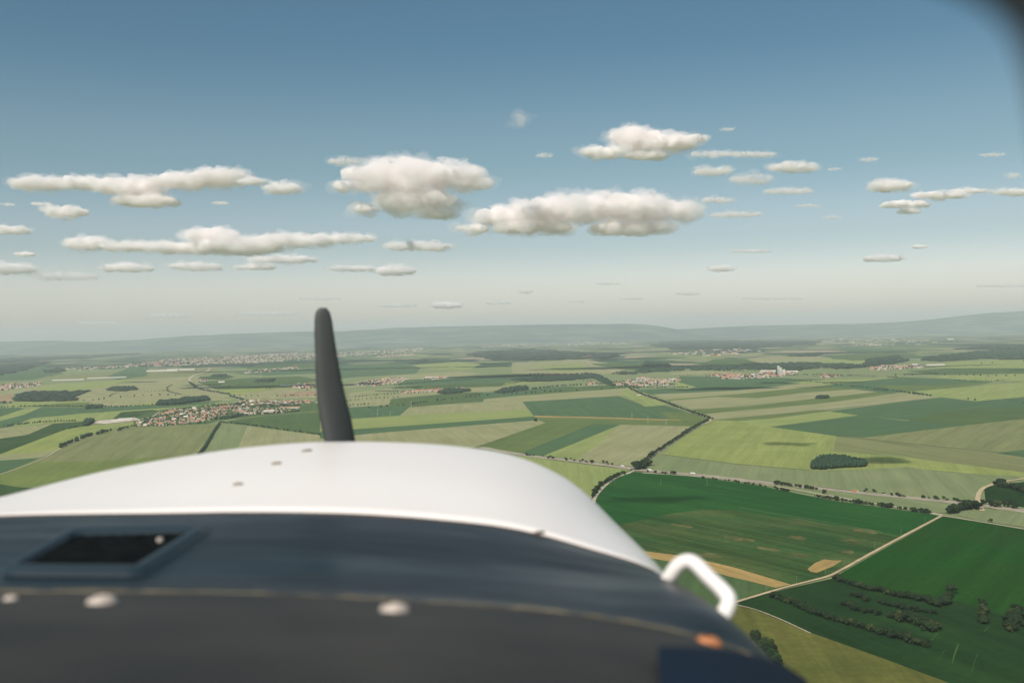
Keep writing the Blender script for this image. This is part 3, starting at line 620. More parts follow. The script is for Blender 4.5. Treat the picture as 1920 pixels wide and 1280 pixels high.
# the rest of the woods and lines: low crowns joined into one object per wood
ico = bmesh.new(); bmesh.ops.create_icosphere(ico, subdivisions=1, radius=1.0)
IV = np.array([v_.co[:] for v_ in ico.verts]); IF = np.array([[v_.index for v_ in f.verts] for f in ico.faces])
ico2 = bmesh.new(); bmesh.ops.create_icosphere(ico2, subdivisions=2, radius=1.0)
IV2 = np.array([v_.co[:] for v_ in ico2.verts]); IF2 = np.array([[v_.index for v_ in f.verts] for f in ico2.faces])
nrs = np.random.RandomState(5)
def crowd(name, pts, label, cat, mat, fine=False, kind='stuff', group=None):
    """pts: x, y, radius, height of every crown"""
    V0, F0 = (IV2, IF2) if fine else (IV, IF)
    pts = np.array(pts); N = len(pts); nv = len(V0)
    V = np.repeat(V0[None], N, 0) * (1 + nrs.uniform(-.28, .28, (N, nv, 1)))
    V[..., 0] *= pts[:, 2, None]; V[..., 1] *= pts[:, 2, None]; V[..., 2] *= pts[:, 3, None] * .5
    V[..., 0] += pts[:, 0, None]; V[..., 1] += pts[:, 1, None]; V[..., 2] += pts[:, 3, None] * .5 + TZ
    Fs = (F0[None] + (np.arange(N) * nv)[:, None, None]).reshape(-1, 3); V = V.reshape(-1, 3)
    me = bpy.data.meshes.new(name); me.vertices.add(len(V)); me.vertices.foreach_set('co', V.ravel())
    me.loops.add(Fs.size); me.loops.foreach_set('vertex_index', Fs.ravel().astype(np.int32))
    me.polygons.add(len(Fs)); me.polygons.foreach_set('loop_start', np.arange(0, Fs.size, 3, dtype=np.int32))
    me.materials.append(mat); me.update(calc_edges=True); me.validate()
    return tag(link(bpy.data.objects.new(name, me)), label, cat, group, kind)
def inside(x, y, poly):
    c = False; j = len(poly) - 1
    for i in range(len(poly)):
        if (poly[i].y > y) != (poly[j].y > y) and x < (poly[j].x - poly[i].x) * (y - poly[i].y) / (poly[j].y - poly[i].y) + poly[i].x: c = not c
        j = i
    return c
def wood(poly, label, h=18, cap=500, cat='woodland', gaps=0.0):
    P3 = [G(x, y) for x, y in poly]
    xs = [p.x for p in P3]; ys = [p.y for p in P3]
    area = abs(sum(P3[i].x * P3[(i + 1) % len(P3)].y - P3[(i + 1) % len(P3)].x * P3[i].y for i in range(len(P3)))) / 2
    sp = max(9.0, math.sqrt(area / cap)); pts = []
    y = min(ys)
    while y < max(ys):
        x = min(xs)
        while x < max(xs):
            qx, qy = x + random.uniform(-.5, .5) * sp, y + random.uniform(-.5, .5) * sp
            if inside(qx, qy, P3) and random.random() >= gaps: pts.append((qx, qy, sp * random.uniform(.55, .85), h * random.uniform(.7, 1.25)))
            x += sp
        y += sp
    if pts: crowd('woodland', pts, label, cat, m_wood, fine=sp < 13)
m_wood = leaf_mat('wood_canopy', (.017, .043, .024))
def lines(name, segs, label, cat='tree line'):
    pts = []
    for s in segs:
        poly, sp, h, gap, wid = s
        P3 = [G(x, y) for x, y in poly]; L = sum((P3[i + 1] - P3[i]).length for i in range(len(P3) - 1))
        n_ = max(2, int(L / sp)); C = catmull(P3, n_) if len(P3) > 1 else P3
        for p in C:
            if random.random() < gap: continue
            pts.append((p.x + random.uniform(-wid, wid), p.y + random.uniform(-wid, wid), h * random.uniform(.38, .6), h * random.uniform(.7, 1.25)))
    crowd(name, pts, label, cat, m_wood)
# the copse standing in the lime field: its own dense oval of trees
wood([(1519, 880), (1524, 872), (1535, 864), (1552, 860), (1575, 861), (1600, 866), (1622, 870), (1625, 876), (1585, 877), (1540, 881)], 'isolated dark oval copse standing in the lime green field', 15, 700, 'copse')
wood([(146, 752), (60, 753), (28, 752), (32, 741), (55, 735), (150, 734), (165, 734), (140, 744)], 'long dark wood beside the small bare-soil field at the far left', 13, 420, gaps=.25)
wood([(200, 732), (215, 727), (250, 726), (258, 731), (225, 734)], 'small dark wood in pale fields, left, between the long pale sheds and the village', 16, 200)
wood([(292, 760), (300, 753), (330, 753), (345, 748), (388, 746), (393, 751), (330, 759)], 'dense dark wood just above the nearest village', 20, 400)
wood([(160, 767), (165, 761), (190, 761), (192, 765)], 'small dark copse on the long hedge left of the nearest village', 14, 80)
wood([(155, 797), (160, 791), (176, 789), (174, 793), (162, 799)], 'dark copse at the left end of the pale gravel yard', 16, 100)
wood([(1208, 685), (1212, 679), (1240, 682), (1260, 686), (1250, 689), (1212, 688)], 'small dark wood left of the river trees', 18, 120)
wood([(1198, 697), (1200, 692), (1217, 692), (1217, 697)], 'small square wood above the central village', 18, 60)
wood([(1227, 697), (1230, 692), (1240, 692), (1241, 697)], 'smaller square wood right of its square neighbour above the central village', 18, 40)
wood([(1325, 745), (1345, 742)][:0] or [(1530, 748), (1533, 744), (1553, 744), (1553, 747)], 'thin dark spinney alone in the striped fields at right', 12, 50, 'spinney')
wood([(1420, 692), (1440, 684), (1520, 681), (1530, 690), (1480, 697), (1450, 694)], 'dark riverside wood behind the white silo tower', 22, 260)
wood([(1380, 690), (1400, 683), (1440, 683), (1430, 692)], 'dark riverside wood left of the white silo tower', 20, 150)
wood([(1622, 684), (1628, 675), (1680, 668), (1690, 672), (1645, 680), (1640, 685)], 'dark wood left of the far right village', 22, 160)
wood([(1730, 676), (1740, 670), (1840, 668), (1830, 674), (1760, 678)], 'long dark wood above the far right village', 20, 200)
wood([(1760, 668), (1830, 660), (1940, 655), (2000, 672), (1900, 675), (1830, 672)], 'large blue-green wood at the right edge of the plain', 22, 300, gaps=.2)
wood([(1790, 655), (1900, 648), (2000, 646), (2000, 652), (1880, 656)], 'farther thin wood above the large wood at the right edge', 22, 140)
wood([(880, 668), (900, 660), (1000, 655), (1100, 662), (1150, 664), (1145, 672), (1060, 674), (960, 677)], 'broad dark forest in the middle distance, centre', 24, 420, gaps=.15)
wood([(1225, 650), (1250, 640), (1320, 638), (1450, 640), (1530, 640), (1520, 646), (1400, 654), (1280, 655)], 'broad dark forest in the middle distance right of centre', 26, 400)
wood([(1480, 668), (1500, 665), (1540, 661), (1535, 668), (1500, 669)], 'blue-green lens-shaped wood in a pale field right of centre', 16, 100)
wood([(785, 678.5), (786, 675), (800, 675), (800, 678.5)], 'tiny square wood alone in pale fields, centre', 18, 30)
wood([(960, 712), (1010, 708), (1110, 703), (1125, 708), (1060, 714), (990, 716)], 'dark lens-shaped wood left of the central village', 10, 260)
wood([(0, 715), (80, 690), (200, 680), (140, 694), (60, 704)][:0] or [(-60, 700), (20, 683), (90, 678), (60, 690), (0, 704)], 'dark blue-green wood at the left edge', 18, 220, gaps=.2)
wood([(86, 695), (115, 690), (118, 696), (90, 700)], 'small wood behind the red-roofed houses at the left edge', 18, 60)
wood([(395, 706), (402, 703), (425, 702), (422, 706)], 'thin wood right of the motorway at the left', 10, 60)
wood([(475, 716), (485, 712), (515, 711), (510, 716)], 'thin dark wood left of the propeller blade', 12, 60)
wood([(820, 738), (835, 729), (880, 731), (880, 735), (840, 739)], 'dark grove at the right end of the row of red houses', 14, 120)
wood([(930, 737), (945, 729), (985, 725), (990, 731), (940, 738)], 'dark grove left of the pale patch, centre', 14, 120)

wood([(1150, 703), (1240, 691), (1330, 688), (1420, 685), (1530, 681), (1600, 684), (1590, 688), (1500, 692), (1400, 694), (1330, 694), (1260, 696), (1180, 703)], 'long band of river woodland behind the central villages', 18, 420, gaps=.45)
wood([(1085, 706), (1100, 701), (1125, 707), (1140, 716), (1150, 724), (1140, 722), (1120, 712), (1105, 708)], 'curving dark belt of trees left of the central village', 18, 160)
wood([(1560, 690), (1620, 685), (1650, 678), (1700, 674), (1700, 678), (1640, 688), (1570, 693)], 'wooded stream left of the far right village', 18, 220, gaps=.3)
wood([(640, 640), (760, 636), (900, 634), (1100, 636), (1100, 640), (900, 642), (700, 645)], 'dim far-off forest below the central ridge', 24, 400, gaps=.3)
wood([(0, 672), (120, 668), (260, 662), (250, 666), (100, 675), (0, 680)], 'dim blue forest beyond the far left plain', 22, 300, gaps=.3)
wood([(1300, 628), (1450, 622), (1700, 622), (1900, 618), (1900, 623), (1700, 628), (1450, 630)], 'dim far-off forest strip at right', 24, 400, gaps=.4)
LN = lambda *a: a
lines('tree_line', [([(412, 795), (400, 812), (385, 838), (370, 858)], 11, 11, .02, 3)], 'dark straight hedge of trees running down to the cowling beside the nearest village')
lines('tree_line', [([(412, 792), (470, 798), (547, 809), (600, 816)], 22, 10, .1, 3)], 'thin hedge running right from the nearest village towards the propeller blade')
lines('tree_line', [([(112, 840), (130, 831), (146, 826)], 10, 14, .05, 5), ([(152, 823), (165, 818), (180, 815), (200, 810)], 12, 15, .1, 5), ([(208, 808), (212, 806)], 12, 12, .1, 3), ([(220, 808), (238, 802)], 14, 13, .1, 5)], 'curving line of dark trees below the nearest village')
lines('tree_line', [([(8, 800), (50, 795), (100, 791), (140, 790)], 14, 11, .05, 3), ([(120, 806), (150, 799), (165, 797)], 20, 8, .3, 3)], 'thin dark hedge between pale strips at the left edge')
lines('tree_line', [([(-20, 765), (40, 763), (60, 762), (160, 763), (220, 763), (290, 760)], 18, 11, .05, 5), ([(0, 756), (20, 756)], 12, 16, 0, 8)], 'long dark hedge crossing the left side above the green strips')
lines('tree_line', [([(140, 752), (170, 751), (200, 748), (240, 744), (280, 742), (330, 741)], 55, 13, .2, 4)], 'dotted row of round trees crossing pale fields at the left')
lines('tree_line', [([(205, 744), (215, 738), (250, 735), (310, 733), (313, 727), (322, 722)], 28, 8, .05, 4), ([(313, 733), (325, 737), (340, 740)], 22, 8, .1, 3)], 'thin crooked hedge above the dotted row at the left')
lines('tree_line', [([(355, 717), (372, 729), (400, 735), (430, 740)], 16, 13, .1, 10), ([(375, 716), (390, 714)], 20, 12, .2, 10), ([(430, 742), (460, 752)], 20, 12, .3, 10), ([(500, 730), (505, 730)], 12, 12, 0, 8)], 'dark trees along the distant road that bends at the left')
lines('tree_line', [([(410, 727), (470, 721), (540, 718), (590, 716)], 30, 9, .3, 4), ([(430, 742), (500, 743), (590, 742)], 50, 11, .5, 5), ([(545, 742), (558, 742)], 15, 12, 0, 5)], 'broken hedges left of the propeller blade')
lines('tree_line', [([(690, 765), (760, 760), (800, 754), (850, 748), (900, 743), (960, 739), (1040, 734), (1120, 731), (1180, 726)], 40, 13, .35, 5)], 'dotted avenue of trees crossing the centre towards the central village')
lines('tree_line', [([(740, 722), (800, 717), (900, 710), (985, 703)], 16, 11, .05, 4), ([(740, 726), (850, 724), (930, 722), (960, 719), (1000, 712), (1020, 710)], 18, 9, .1, 4)], 'long thin hedges in the centre above the red house row')
lines('tree_line', [([(1000, 730), (1050, 724), (1100, 722), (1150, 718)], 18, 13, .1, 12), ([(985, 704), (1010, 702), (1060, 703), (1110, 702), (1130, 709), (1145, 718)], 16, 15, .1, 12)], 'stream-side trees left of the central village')
lines('tree_line', [([(1145, 702), (1200, 699), (1250, 696), (1270, 692), (1300, 690), (1330, 695), (1400, 697)], 24, 12, .1, 8), ([(1250, 687), (1330, 690), (1400, 688), (1460, 684), (1560, 682)], 22, 14, .1, 14), ([(1150, 700), (1175, 697)], 15, 14, .1, 12)], 'river trees crossing the plain behind the central villages')
lines('tree_line', [([(1268, 704), (1330, 703), (1400, 704)], 32, 9, .2, 4), ([(1500, 714), (1540, 718), (1600, 725), (1650, 730), (1690, 735), (1745, 742)], 28, 11, .2, 4)], 'dotted row of roadside trees crossing the fields at right')
lines('tree_line', [([(1640, 731), (1668, 733)], 12, 14, .1, 5), ([(1705, 738), (1748, 743)], 20, 14, .3, 4), ([(1815, 749), (1850, 753), (1920, 757)], 60, 11, .5, 4)], 'clumped darker trees on the dotted roadside row at right')
lines('tree_line', [([(1680, 704), (1780, 703), (1850, 705), (1920, 705)], 60, 14, .45, 6), ([(1790, 714), (1850, 715), (1880, 714)], 16, 9, .1, 4), ([(1840, 682), (1920, 677)], 90, 15, .5, 5)], 'scattered single trees in pale fields at far right')
lines('tree_line', [([(1480, 704), (1540, 703), (1580, 705)], 14, 12, .2, 5), ([(1590, 704), (1640, 706)], 14, 9, .1, 4), ([(1665, 707), (1682, 708)], 10, 10, .1, 4), ([(1560, 685), (1620, 684), (1660, 680)], 30, 16, .1, 10)], 'low dark hedges right of the silo village')
lines('tree_line', [([(660, 745), (700, 742), (760, 738), (800, 738)], 30, 10, .2, 6), ([(650, 752), (700, 748), (745, 745)], 30, 9, .2, 5), ([(650, 762), (690, 758)], 25, 10, .2, 5)], 'short hedges right of the propeller blade')
lines('tree_line', [([(1088, 715), (1150, 716), (1200, 729), (1180, 727)], 30, 11, .3, 6), ([(1165, 724), (1220, 727), (1290, 727)], 16, 11, .1, 8)], 'dark garden trees along the lower edge of the central village')

# ------------------------------------------------------------------ houses
m_wall = [simple('render_cream', (.50, .42, .32), .9, .1, .5), simple('render_white', (.58, .54, .48), .9, .08, .5), simple('render_ochre', (.52, .40, .27), .9, .1, .5)]
m_roof = [simple('tile_orange', (.46, .20, .11), .9, .2, .8), simple('tile_red', (.36, .13, .09), .9, .2, .8), simple('tile_brown', (.26, .16, .12), .9, .2, .8), simple('roof_grey', (.34, .33, .33), .8, .15, .8), simple('roof_pale', (.70, .66, .60), .7, .1, .8)]
RN = ['orange', 'red', 'brown', 'grey', 'pale']
m_glass = simple('window_glass', (.03, .04, .05), .15, .1, 1)
def house_me(L, Wd, hw, hr, wm, rm):
    vs = []; x, y = L / 2, Wd / 2
    vs = [(-x, -y, 0), (x, -y, 0), (x, y, 0), (-x, y, 0), (-x, -y, hw), (x, -y, hw), (x, y, hw), (-x, y, hw), (-x, 0, hw + hr), (x, 0, hw + hr)]
    fs = [(0, 1, 5, 4), (2, 3, 7, 6), (1, 2, 6, 9, 5), (3, 0, 4, 8, 7)]; mi = [0, 0, 0, 0]
    e = .4; k = len(vs)
    vs += [(-x - e, -y - e, hw - .2), (x + e, -y - e, hw - .2), (x + e, 0, hw + hr + .15), (-x - e, 0, hw + hr + .15), (-x - e, y + e, hw - .2), (x + e, y + e, hw - .2)]
    fs += [(k, k + 1, k + 2, k + 3), (k + 3, k + 2, k + 5, k + 4)]; mi += [1, 1]
    for q in (-.3, .05, .3):                # windows on the long sides
        for s in (-1, 1):
            k = len(vs); vs += [(q * L - .6, s * (y + .04), 1.2), (q * L + .6, s * (y + .04), 1.2), (q * L + .6, s * (y + .04), 2.5), (q * L - .6, s * (y + .04), 2.5)]
            fs.append((k, k + 1, k + 2, k + 3)); mi.append(2)
    k = len(vs)                             # chimney
    cx, cy, c = L * .2, Wd * .12, .35
    for z in (hw + hr * .5, hw + hr + .9): vs += [(cx - c, cy - c, z), (cx + c, cy - c, z), (cx + c, cy + c, z), (cx - c, cy + c, z)]
    fs += [(k, k + 1, k + 5, k + 4), (k + 1, k + 2, k + 6, k + 5), (k + 2, k + 3, k + 7, k + 6), (k + 3, k, k + 4, k + 7), (k + 4, k + 5, k + 6, k + 7)]; mi += [1] * 5
    return vs, fs, mi
house_meshes = []
for i in range(10):
    L, Wd = random.uniform(10, 20), random.uniform(8, 11)
    ri = (0, 0, 1, 2, 0, 3, 1, 0, 4, 2)[i]
    vs, fs, mi = house_me(L, Wd, random.uniform(3.5, 6), random.uniform(3, 4.5), i % 3, ri)
    me = bpy.data.meshes.new('house'); me.from_pydata(vs, [], fs)
    for m in (m_wall[i % 3], m_roof[ri], m_glass): me.materials.append(m)
    me.polygons.foreach_set('material_index', mi); house_meshes.append((me, ri))
hcount = [0]
def sample_poly(poly, N, sp):
    P3 = [G(x, y) for x, y in poly]; xs = [p.x for p in P3]; ys = [p.y for p in P3]; out = []; tries = 0
    while len(out) < N and tries < N * 60:
        tries += 1
        x, y = random.uniform(min(xs), max(xs)), random.uniform(min(ys), max(ys))
        if not inside(x, y, P3): continue
        if any((x - a) ** 2 + (y - b_) ** 2 < sp * sp for a, b_ in out): continue
        out.append((x, y))
    return out
def houses(poly, N, where, group, sp=15, big=1.0):
    for x, y in sample_poly(poly, N, sp):
        me, ri = random.choice(house_meshes)
        o = bpy.data.objects.new('house', me); o.location = (x, y, TZ)
        o.rotation_euler = (0, 0, random.choice((0, math.pi / 2)) + .25 + random.gauss(0, .15)); s = random.uniform(.75, 1.15) * big
        o.scale = (s, s, s)
        xs_ = [p_[0] for p_ in poly]; u_ = (ray_px(Vector((x, y, 0))) - min(xs_)) / (max(xs_) - min(xs_))
        part_ = ('left part of ', 'middle of ', 'right part of ')[min(2, max(0, int(u_ * 3)))]
        link(o); tag(o, f'{RN[ri]}-roofed house in the ' + part_ + where, 'house', group); hcount[0] += 1
VA = 'the nearest village'
houses([(238, 799), (262, 790), (300, 783), (345, 775), (400, 772), (430, 775), (400, 785), (385, 792), (330, 797), (280, 800)], 110, 'the lower streets of ' + VA, 'houses of the nearest village, lower streets')
houses([(285, 778), (330, 768), (380, 764), (440, 760), (480, 758), (500, 765), (440, 772), (400, 774), (345, 778)], 80, 'the middle streets of ' + VA, 'houses of the nearest village, middle streets')
houses([(440, 756), (460, 750), (520, 751), (590, 752), (596, 757), (530, 760), (480, 760)], 75, 'the upper right streets of ' + VA, 'houses of the nearest village, upper streets')
houses([(430, 774), (470, 768), (540, 763), (560, 766), (562, 771), (500, 776), (455, 778)], 35, 'the lower right streets of ' + VA, 'houses of the nearest village, right end')
lines('garden_trees', [([(270, 788), (330, 776), (400, 769), (480, 762), (560, 760)], 9, 9, .2, 22), ([(245, 800), (300, 799), (350, 796), (385, 793)], 12, 9, .25, 7),
   ([(300, 772), (380, 762), (440, 756)], 14, 9, .3, 20), ([(390, 786), (420, 786), (440, 781), (450, 778)], 7, 12, .1, 12), ([(470, 777), (520, 775), (560, 771)], 11, 11, .15, 9), ([(400, 762), (440, 760), (455, 756)], 8, 12, .1, 25), ([(480, 764), (530, 762), (560, 761)], 9, 12, .1, 12)],
   'dark garden trees between the houses of the nearest village', 'garden trees')
lines('garden_trees', [([(262, 794), (330, 784), (400, 779), (450, 776)], 6, 8, .3, 40), ([(330, 774), (420, 766), (500, 760), (550, 758)], 7, 8, .3, 45), ([(450, 755), (520, 755), (590, 754)], 9, 8, .3, 30), ([(400, 785), (430, 783), (460, 779)], 4, 11, .1, 22)],
   'smaller bushes scattered between the houses of the nearest village', 'garden trees')
# far villages and the town: buildings joined, a few pixels each
def village(name, polys, label, big=1.0, pale=.3, cat='village houses'):
    V, Fc, MI = [], [], []
    mats = m_wall[:2] + m_roof
    for poly, N, sp in polys:
        for x, y in sample_poly(poly, N, sp):
            b_ = big * random.uniform(.7, 1.5); ri = random.choices(range(5), (4, 3, 2, 1.5, 8 * pale))[0]
            vs, fs, mi = house_me(random.uniform(12, 24) * b_, 10 * b_, 5 * min(b_, 2.2), (3.5 if ri < 3 else 1.2) * min(b_, 1.6), 0, 0)
            a = .25 + random.choice((0, 1.57)) + random.gauss(0, .15); ca_, sa_ = math.cos(a), math.sin(a); k = len(V); wi = random.randint(0, 1)
            V += [(x + p[0] * ca_ - p[1] * sa_, y + p[0] * sa_ + p[1] * ca_, p[2] + TZ) for p in vs[:16]]
            for f, q in zip(fs[:6], mi[:6]): Fc.append(tuple(i + k for i in f)); MI.append(wi if q == 0 else 2 + ri)
    gp = []
    for poly, N, sp in polys:
        gp += [(x, y, random.uniform(4, 8) * big, 9 * min(big, 2.2)) for x, y in sample_poly(poly, int(N * .9), sp * .45)]
    crowd('garden_trees', gp, label + ': its dark trees' if len(label.split()) < 13 else 'dark trees among the houses of a distant settlement', 'garden trees', m_wood)
    o = mesh(name, V, Fc, mats, mi=MI); return tag(o, label, cat, None, 'stuff')
village('village', [([(240, 799), (262, 790), (300, 783), (345, 775), (400, 770), (470, 767), (560, 764), (562, 771), (500, 777), (430, 779), (400, 786), (385, 792), (330, 797), (280, 800)], 170, 12),
   ([(285, 778), (330, 768), (380, 764), (440, 756), (460, 750), (590, 751), (596, 757), (500, 763), (400, 774), (345, 778)], 170, 12)], 'smaller houses and outbuildings filling the nearest village', .62)
village('village', [([(1148, 722), (1165, 716), (1200, 709), (1225, 710), (1250, 718), (1265, 722), (1220, 724), (1170, 724)], 90, 22), ([(1240, 714), (1262, 710), (1278, 712), (1275, 716), (1250, 717)], 22, 26)], 'red-roofed village in the centre where the avenue ends', 1.25)
village('village', [([(1320, 706), (1340, 702), (1400, 703), (1440, 698), (1490, 697), (1492, 701), (1450, 708), (1400, 711), (1360, 712), (1345, 706)], 190, 22)], 'long village with a pale silo tower at its right end', 1.35, .5)
village('village', [([(1625, 691), (1650, 685), (1700, 686), (1730, 686), (1728, 690), (1680, 693), (1640, 695)], 90, 24)], 'distant red-roofed village at far right', 1.3)
village('village', [([(1535, 705), (1550, 702), (1575, 705), (1560, 708), (1540, 708)], 24, 24)], 'small dark hamlet right of the silo village', 1.0)
village('village', [([(660, 722), (690, 714), (740, 709), (765, 710), (750, 718), (700, 725)], 110, 24), ([(790, 711), (830, 707), (835, 710), (800, 713)], 18, 40)], 'distant village right of the propeller blade', 1.3)
village('village', [([(745, 735), (800, 731), (870, 727), (870, 731), (800, 736), (750, 739)], 100, 18)], 'single row of red houses right of the propeller blade', 1.0, .1)
village('village', [([(1095, 722), (1105, 718), (1120, 718), (1118, 723)], 18, 22)], 'tiny hamlet left of the central village', 1.1)
village('village', [([(550, 727), (560, 720), (590, 721), (596, 727), (575, 731)], 50, 26)], 'small red village just left of the propeller blade', 1.3)
village('village', [([(-40, 735), (0, 722), (40, 720), (75, 717), (78, 722), (30, 729), (0, 733)], 90, 26)], 'red-roofed houses at the left edge', 1.5)
village('town', [([(-20, 693), (120, 690), (200, 685), (200, 687.5), (100, 694)][:0] or [(115, 692), (160, 689), (230, 686), (330, 678), (330, 684), (240, 689), (150, 694)], 130, 40)], 'pale houses along the near edge of the distant town, far left', 3.0, .9, 'distant town')
village('town', [([(230, 685), (330, 672), (440, 668), (560, 661), (600, 662), (600, 673), (500, 680), (400, 683), (300, 688)], 760, 45)], 'large pale town spread across the plain, left of the propeller blade', 2.1, .45, 'distant town')
village('town', [([(600, 664), (700, 658), (790, 652), (800, 657), (720, 664), (660, 668), (600, 674)], 240, 60), ([(700, 668), (780, 662), (775, 666), (720, 671)], 60, 60)], 'part of the distant town right of the propeller blade', 2.8, .5, 'distant town')
village('town', [([(760, 645), (800, 638), (830, 640), (800, 647)], 60, 80), ([(890, 652), (940, 645), (1000, 645), (990, 650)], 80, 90), ([(1005, 648), (1080, 640), (1180, 643), (1150, 648)], 90, 110)], 'far hazy settlements in the middle distance', 4.5, .9, 'distant town')
village('town', [([(1080, 672), (1100, 668), (1140, 670), (1135, 673)], 30, 40), ([(1250, 664), (1300, 656), (1400, 654), (1440, 660), (1330, 668)], 50, 80), ([(1600, 648), (1640, 644), (1660, 648)], 20, 80), ([(1530, 640), (1600, 632), (1800, 640), (1700, 648)], 70, 150), ([(1790, 608), (1900, 604), (1910, 608), (1800, 613)], 50, 200), ([(1200, 636), (1300, 630), (1320, 634)], 40, 150)], 'scattered hazy hamlets on the far plain at right', 3.5, .9, 'distant town')
village('village', [([(370, 713), (385, 711), (392, 715), (378, 716)], 14, 26), ([(455, 700), (480, 694), (560, 688), (560, 692), (480, 700)], 60, 40)], 'small hamlets beside the distant bending road, left', 1.6, .6)

# long sheds and halls
def shed(px, py, L, Wd, h, rz, wm, rm, label, group=None, name='shed'):
    p = G(px, py, TZ); e = empty(name, p, rz); tag(e, label, 'shed', group)
    vs, fs, mi = house_me(L, Wd, h, h * .35, 0, 0)
    mesh('wall', vs[:10], fs[:4], wm, e); k = 10
    mesh('roof', vs[10:16], [(0, 1, 2, 3), (3, 2, 5, 4)], rm, e)
    return e
for a in [(128, 713, 330, 30, 9, .25, 'long white greenhouse hall behind the red-roofed houses at the left edge'), (200, 709, 420, 34, 9, .35, 'longest white hall ending in a point above the left wood'),
          (305, 696, 420, 90, 14, .1, 'wide pinkish warehouse in front of the distant town'), (340, 694, 380, 80, 14, .1, 'pale warehouse at the right of the wide warehouse before the town'),
          (235, 787, 70, 22, 7, .3, 'pale shed on the gravel yard at the left end of the nearest village'), (222, 789, 60, 18, 6, .3, 'second pale shed at the gravel yard'),
          (505, 772, 60, 26, 8, .1, 'white hall with a pale roof in the nearest village'), (470, 776, 70, 20, 6, .3, 'long white building at the foot of the nearest village'),
          (550, 765, 75, 26, 7, .2, 'broad building at the right end of the nearest village'),
          (416, 717, 60, 40, 10, 0, 'single white hall alone in the dark field at left'),
          (1754, 685, 190, 30, 10, 0, 'long white shed at the right end of the far right village'), (1715, 684, 60, 25, 9, 0, 'short pale shed left of the long white shed'),
          (1198, 741, 22, 12, 4, .2, 'small white barn beside the avenue above the road bend'), (1260, 711, 60, 20, 6, 0, 'pale farm hall at the right end of the central village'),
          (1485, 698, 110, 34, 12, .1, 'pale hall right of the silo tower'), (1440, 697, 150, 30, 12, .1, 'pale hall left of the silo tower'),
          (1782, 637, 160, 90, 30, 0, 'orange-toned hall far away on the plain at right'), (820, 708, 240, 30, 9, .1, 'long white shed right of the village beyond the propeller'),
          (545, 723, 180, 26, 8, .1, 'white sheds left of the small village by the propeller')]:
    rm = m_roof[0] if 'broad' in a[6] else (m_wall[2] if 'orange' in a[6] else m_roof[4])
    shed(*a[:6], m_wall[1], rm, a[6])
# silo tower
p = G(1462, 702, TZ); e = empty('silo_tower', p, .2); e.scale = (1.25, 1.25, 1.35); tag(e, 'tall pale silo tower at the right end of the long village', 'tower')
bm = bmesh.new(); add_box(bm, (0, 0, 24), (26, 22, 48)); add_box(bm, (-9, 0, 53), (9, 20, 12)); bm_obj('elevator_house', bm, m_roof[4], e)
bm = bmesh.new()
for k in range(3): add_cyl(bm, (18 + 11 * k, 0, 0), (18 + 11 * k, 0, 34), 5.2, 5.2, 16)
bm_obj('silo', bm, m_roof[4], e)

# ------------------------------------------------------------------ pylons and poles
m_steel = simple('galvanised_steel', (.42, .43, .42), .6, .1, 1, .3); m_polew = simple('pole_wood', (.30, .26, .20), .9, .2, 1)
def pylon_parts():
    a = bmesh.new(); h = 1.0
    for sx, sy in ((1, 1), (1, -1), (-1, 1), (-1, -1)): add_cyl(a, (sx * .08, sy * .08, 0), (sx * .012, sy * .012, 1), .006, .004, 5)
    for k in range(7):
        z0, z1 = k / 7.5, (k + 1) / 7.5; w0, w1 = .08 - .068 * z0, .08 - .068 * z1
        for s in (1, -1):
            add_cyl(a, (-w0, s * w0, z0), (w1, s * w1, z1), .003, .003, 4); add_cyl(a, (w0, s * w0, z0), (-w1, s * w1, z1), .003, .003, 4)
    arms = []
    for z, l in ((.72, .17), (.83, .14), (.93, .10)):
        b_ = bmesh.new(); add_cyl(b_, (-l, 0, z), (l, 0, z), .005, .005, 5); add_cyl(b_, (-l, 0, z), (0, 0, z + .035), .003, .003, 4); add_cyl(b_, (l, 0, z), (0, 0, z + .035), .003, .003, 4)
        for s in (-1, 1): add_cyl(b_, (s * l, 0, z), (s * l, 0, z - .03), .004, .004, 5)
        arms.append(to_mesh(b_, 'crossarm', [m_steel]))
    return to_mesh(a, 'mast', [m_steel]), arms
pm, pa = pylon_parts()
def pylon(px, py, h, label, group=None):
    e = empty('pylon', G(px, py, TZ), .6); e.scale = (h, h, h); tag(e, label, 'pylon', group)
    link(bpy.data.objects.new('mast', pm), e)
    for a in pa: link(bpy.data.objects.new('crossarm', a), e)
for q in [(547, 836, 46, 'dark pylon just above the cowling left of the propeller blade'), (410, 787, 38, 'pylon at the road fork below the nearest village'),
          (489, 709, 80, 'tall pylon far off between the town and the nearest village'), (708, 780, 40, 'leftmost pylon right of the propeller blade'),
          (771, 764, 38, 'second pylon right of the propeller blade'), (732, 779, 28, 'short pylon between the two pylons beside the blade'),
          (1185, 784, 30, 'pylon on the tan strip in the blue-green field'), (1215, 793, 30, 'pylon just below the tan strip'), (1249, 797, 30, 'rightmost pylon below the tan strip')]:
    pylon(*q)
bm = bmesh.new(); add_cyl(bm, (0, 0, 0), (0, 0, 10.5), .17, .12, 8); pole_me = to_mesh(bm, 'post', [m_polew])
bm = bmesh.new(); add_box(bm, (0, 0, 10), (2.4, .14, .14)); 
for s in (-1, 0, 1): add_cyl(bm, (s * 1.0, 0, 10.07), (s * 1.0, 0, 10.35), .06, .05, 6)
arm_me = to_mesh(bm, 'crossarm', [m_polew])
PL = ['leftmost pole, beside the end of the tan strip', 'second pole, between tan strip and straw patch', 'third pole, beside the straw patch', 'fourth pole, just right of the straw patch',
      'pole halfway up the dirt track', 'pole on the upper half of the dirt track', 'uppermost pole below the track junction']
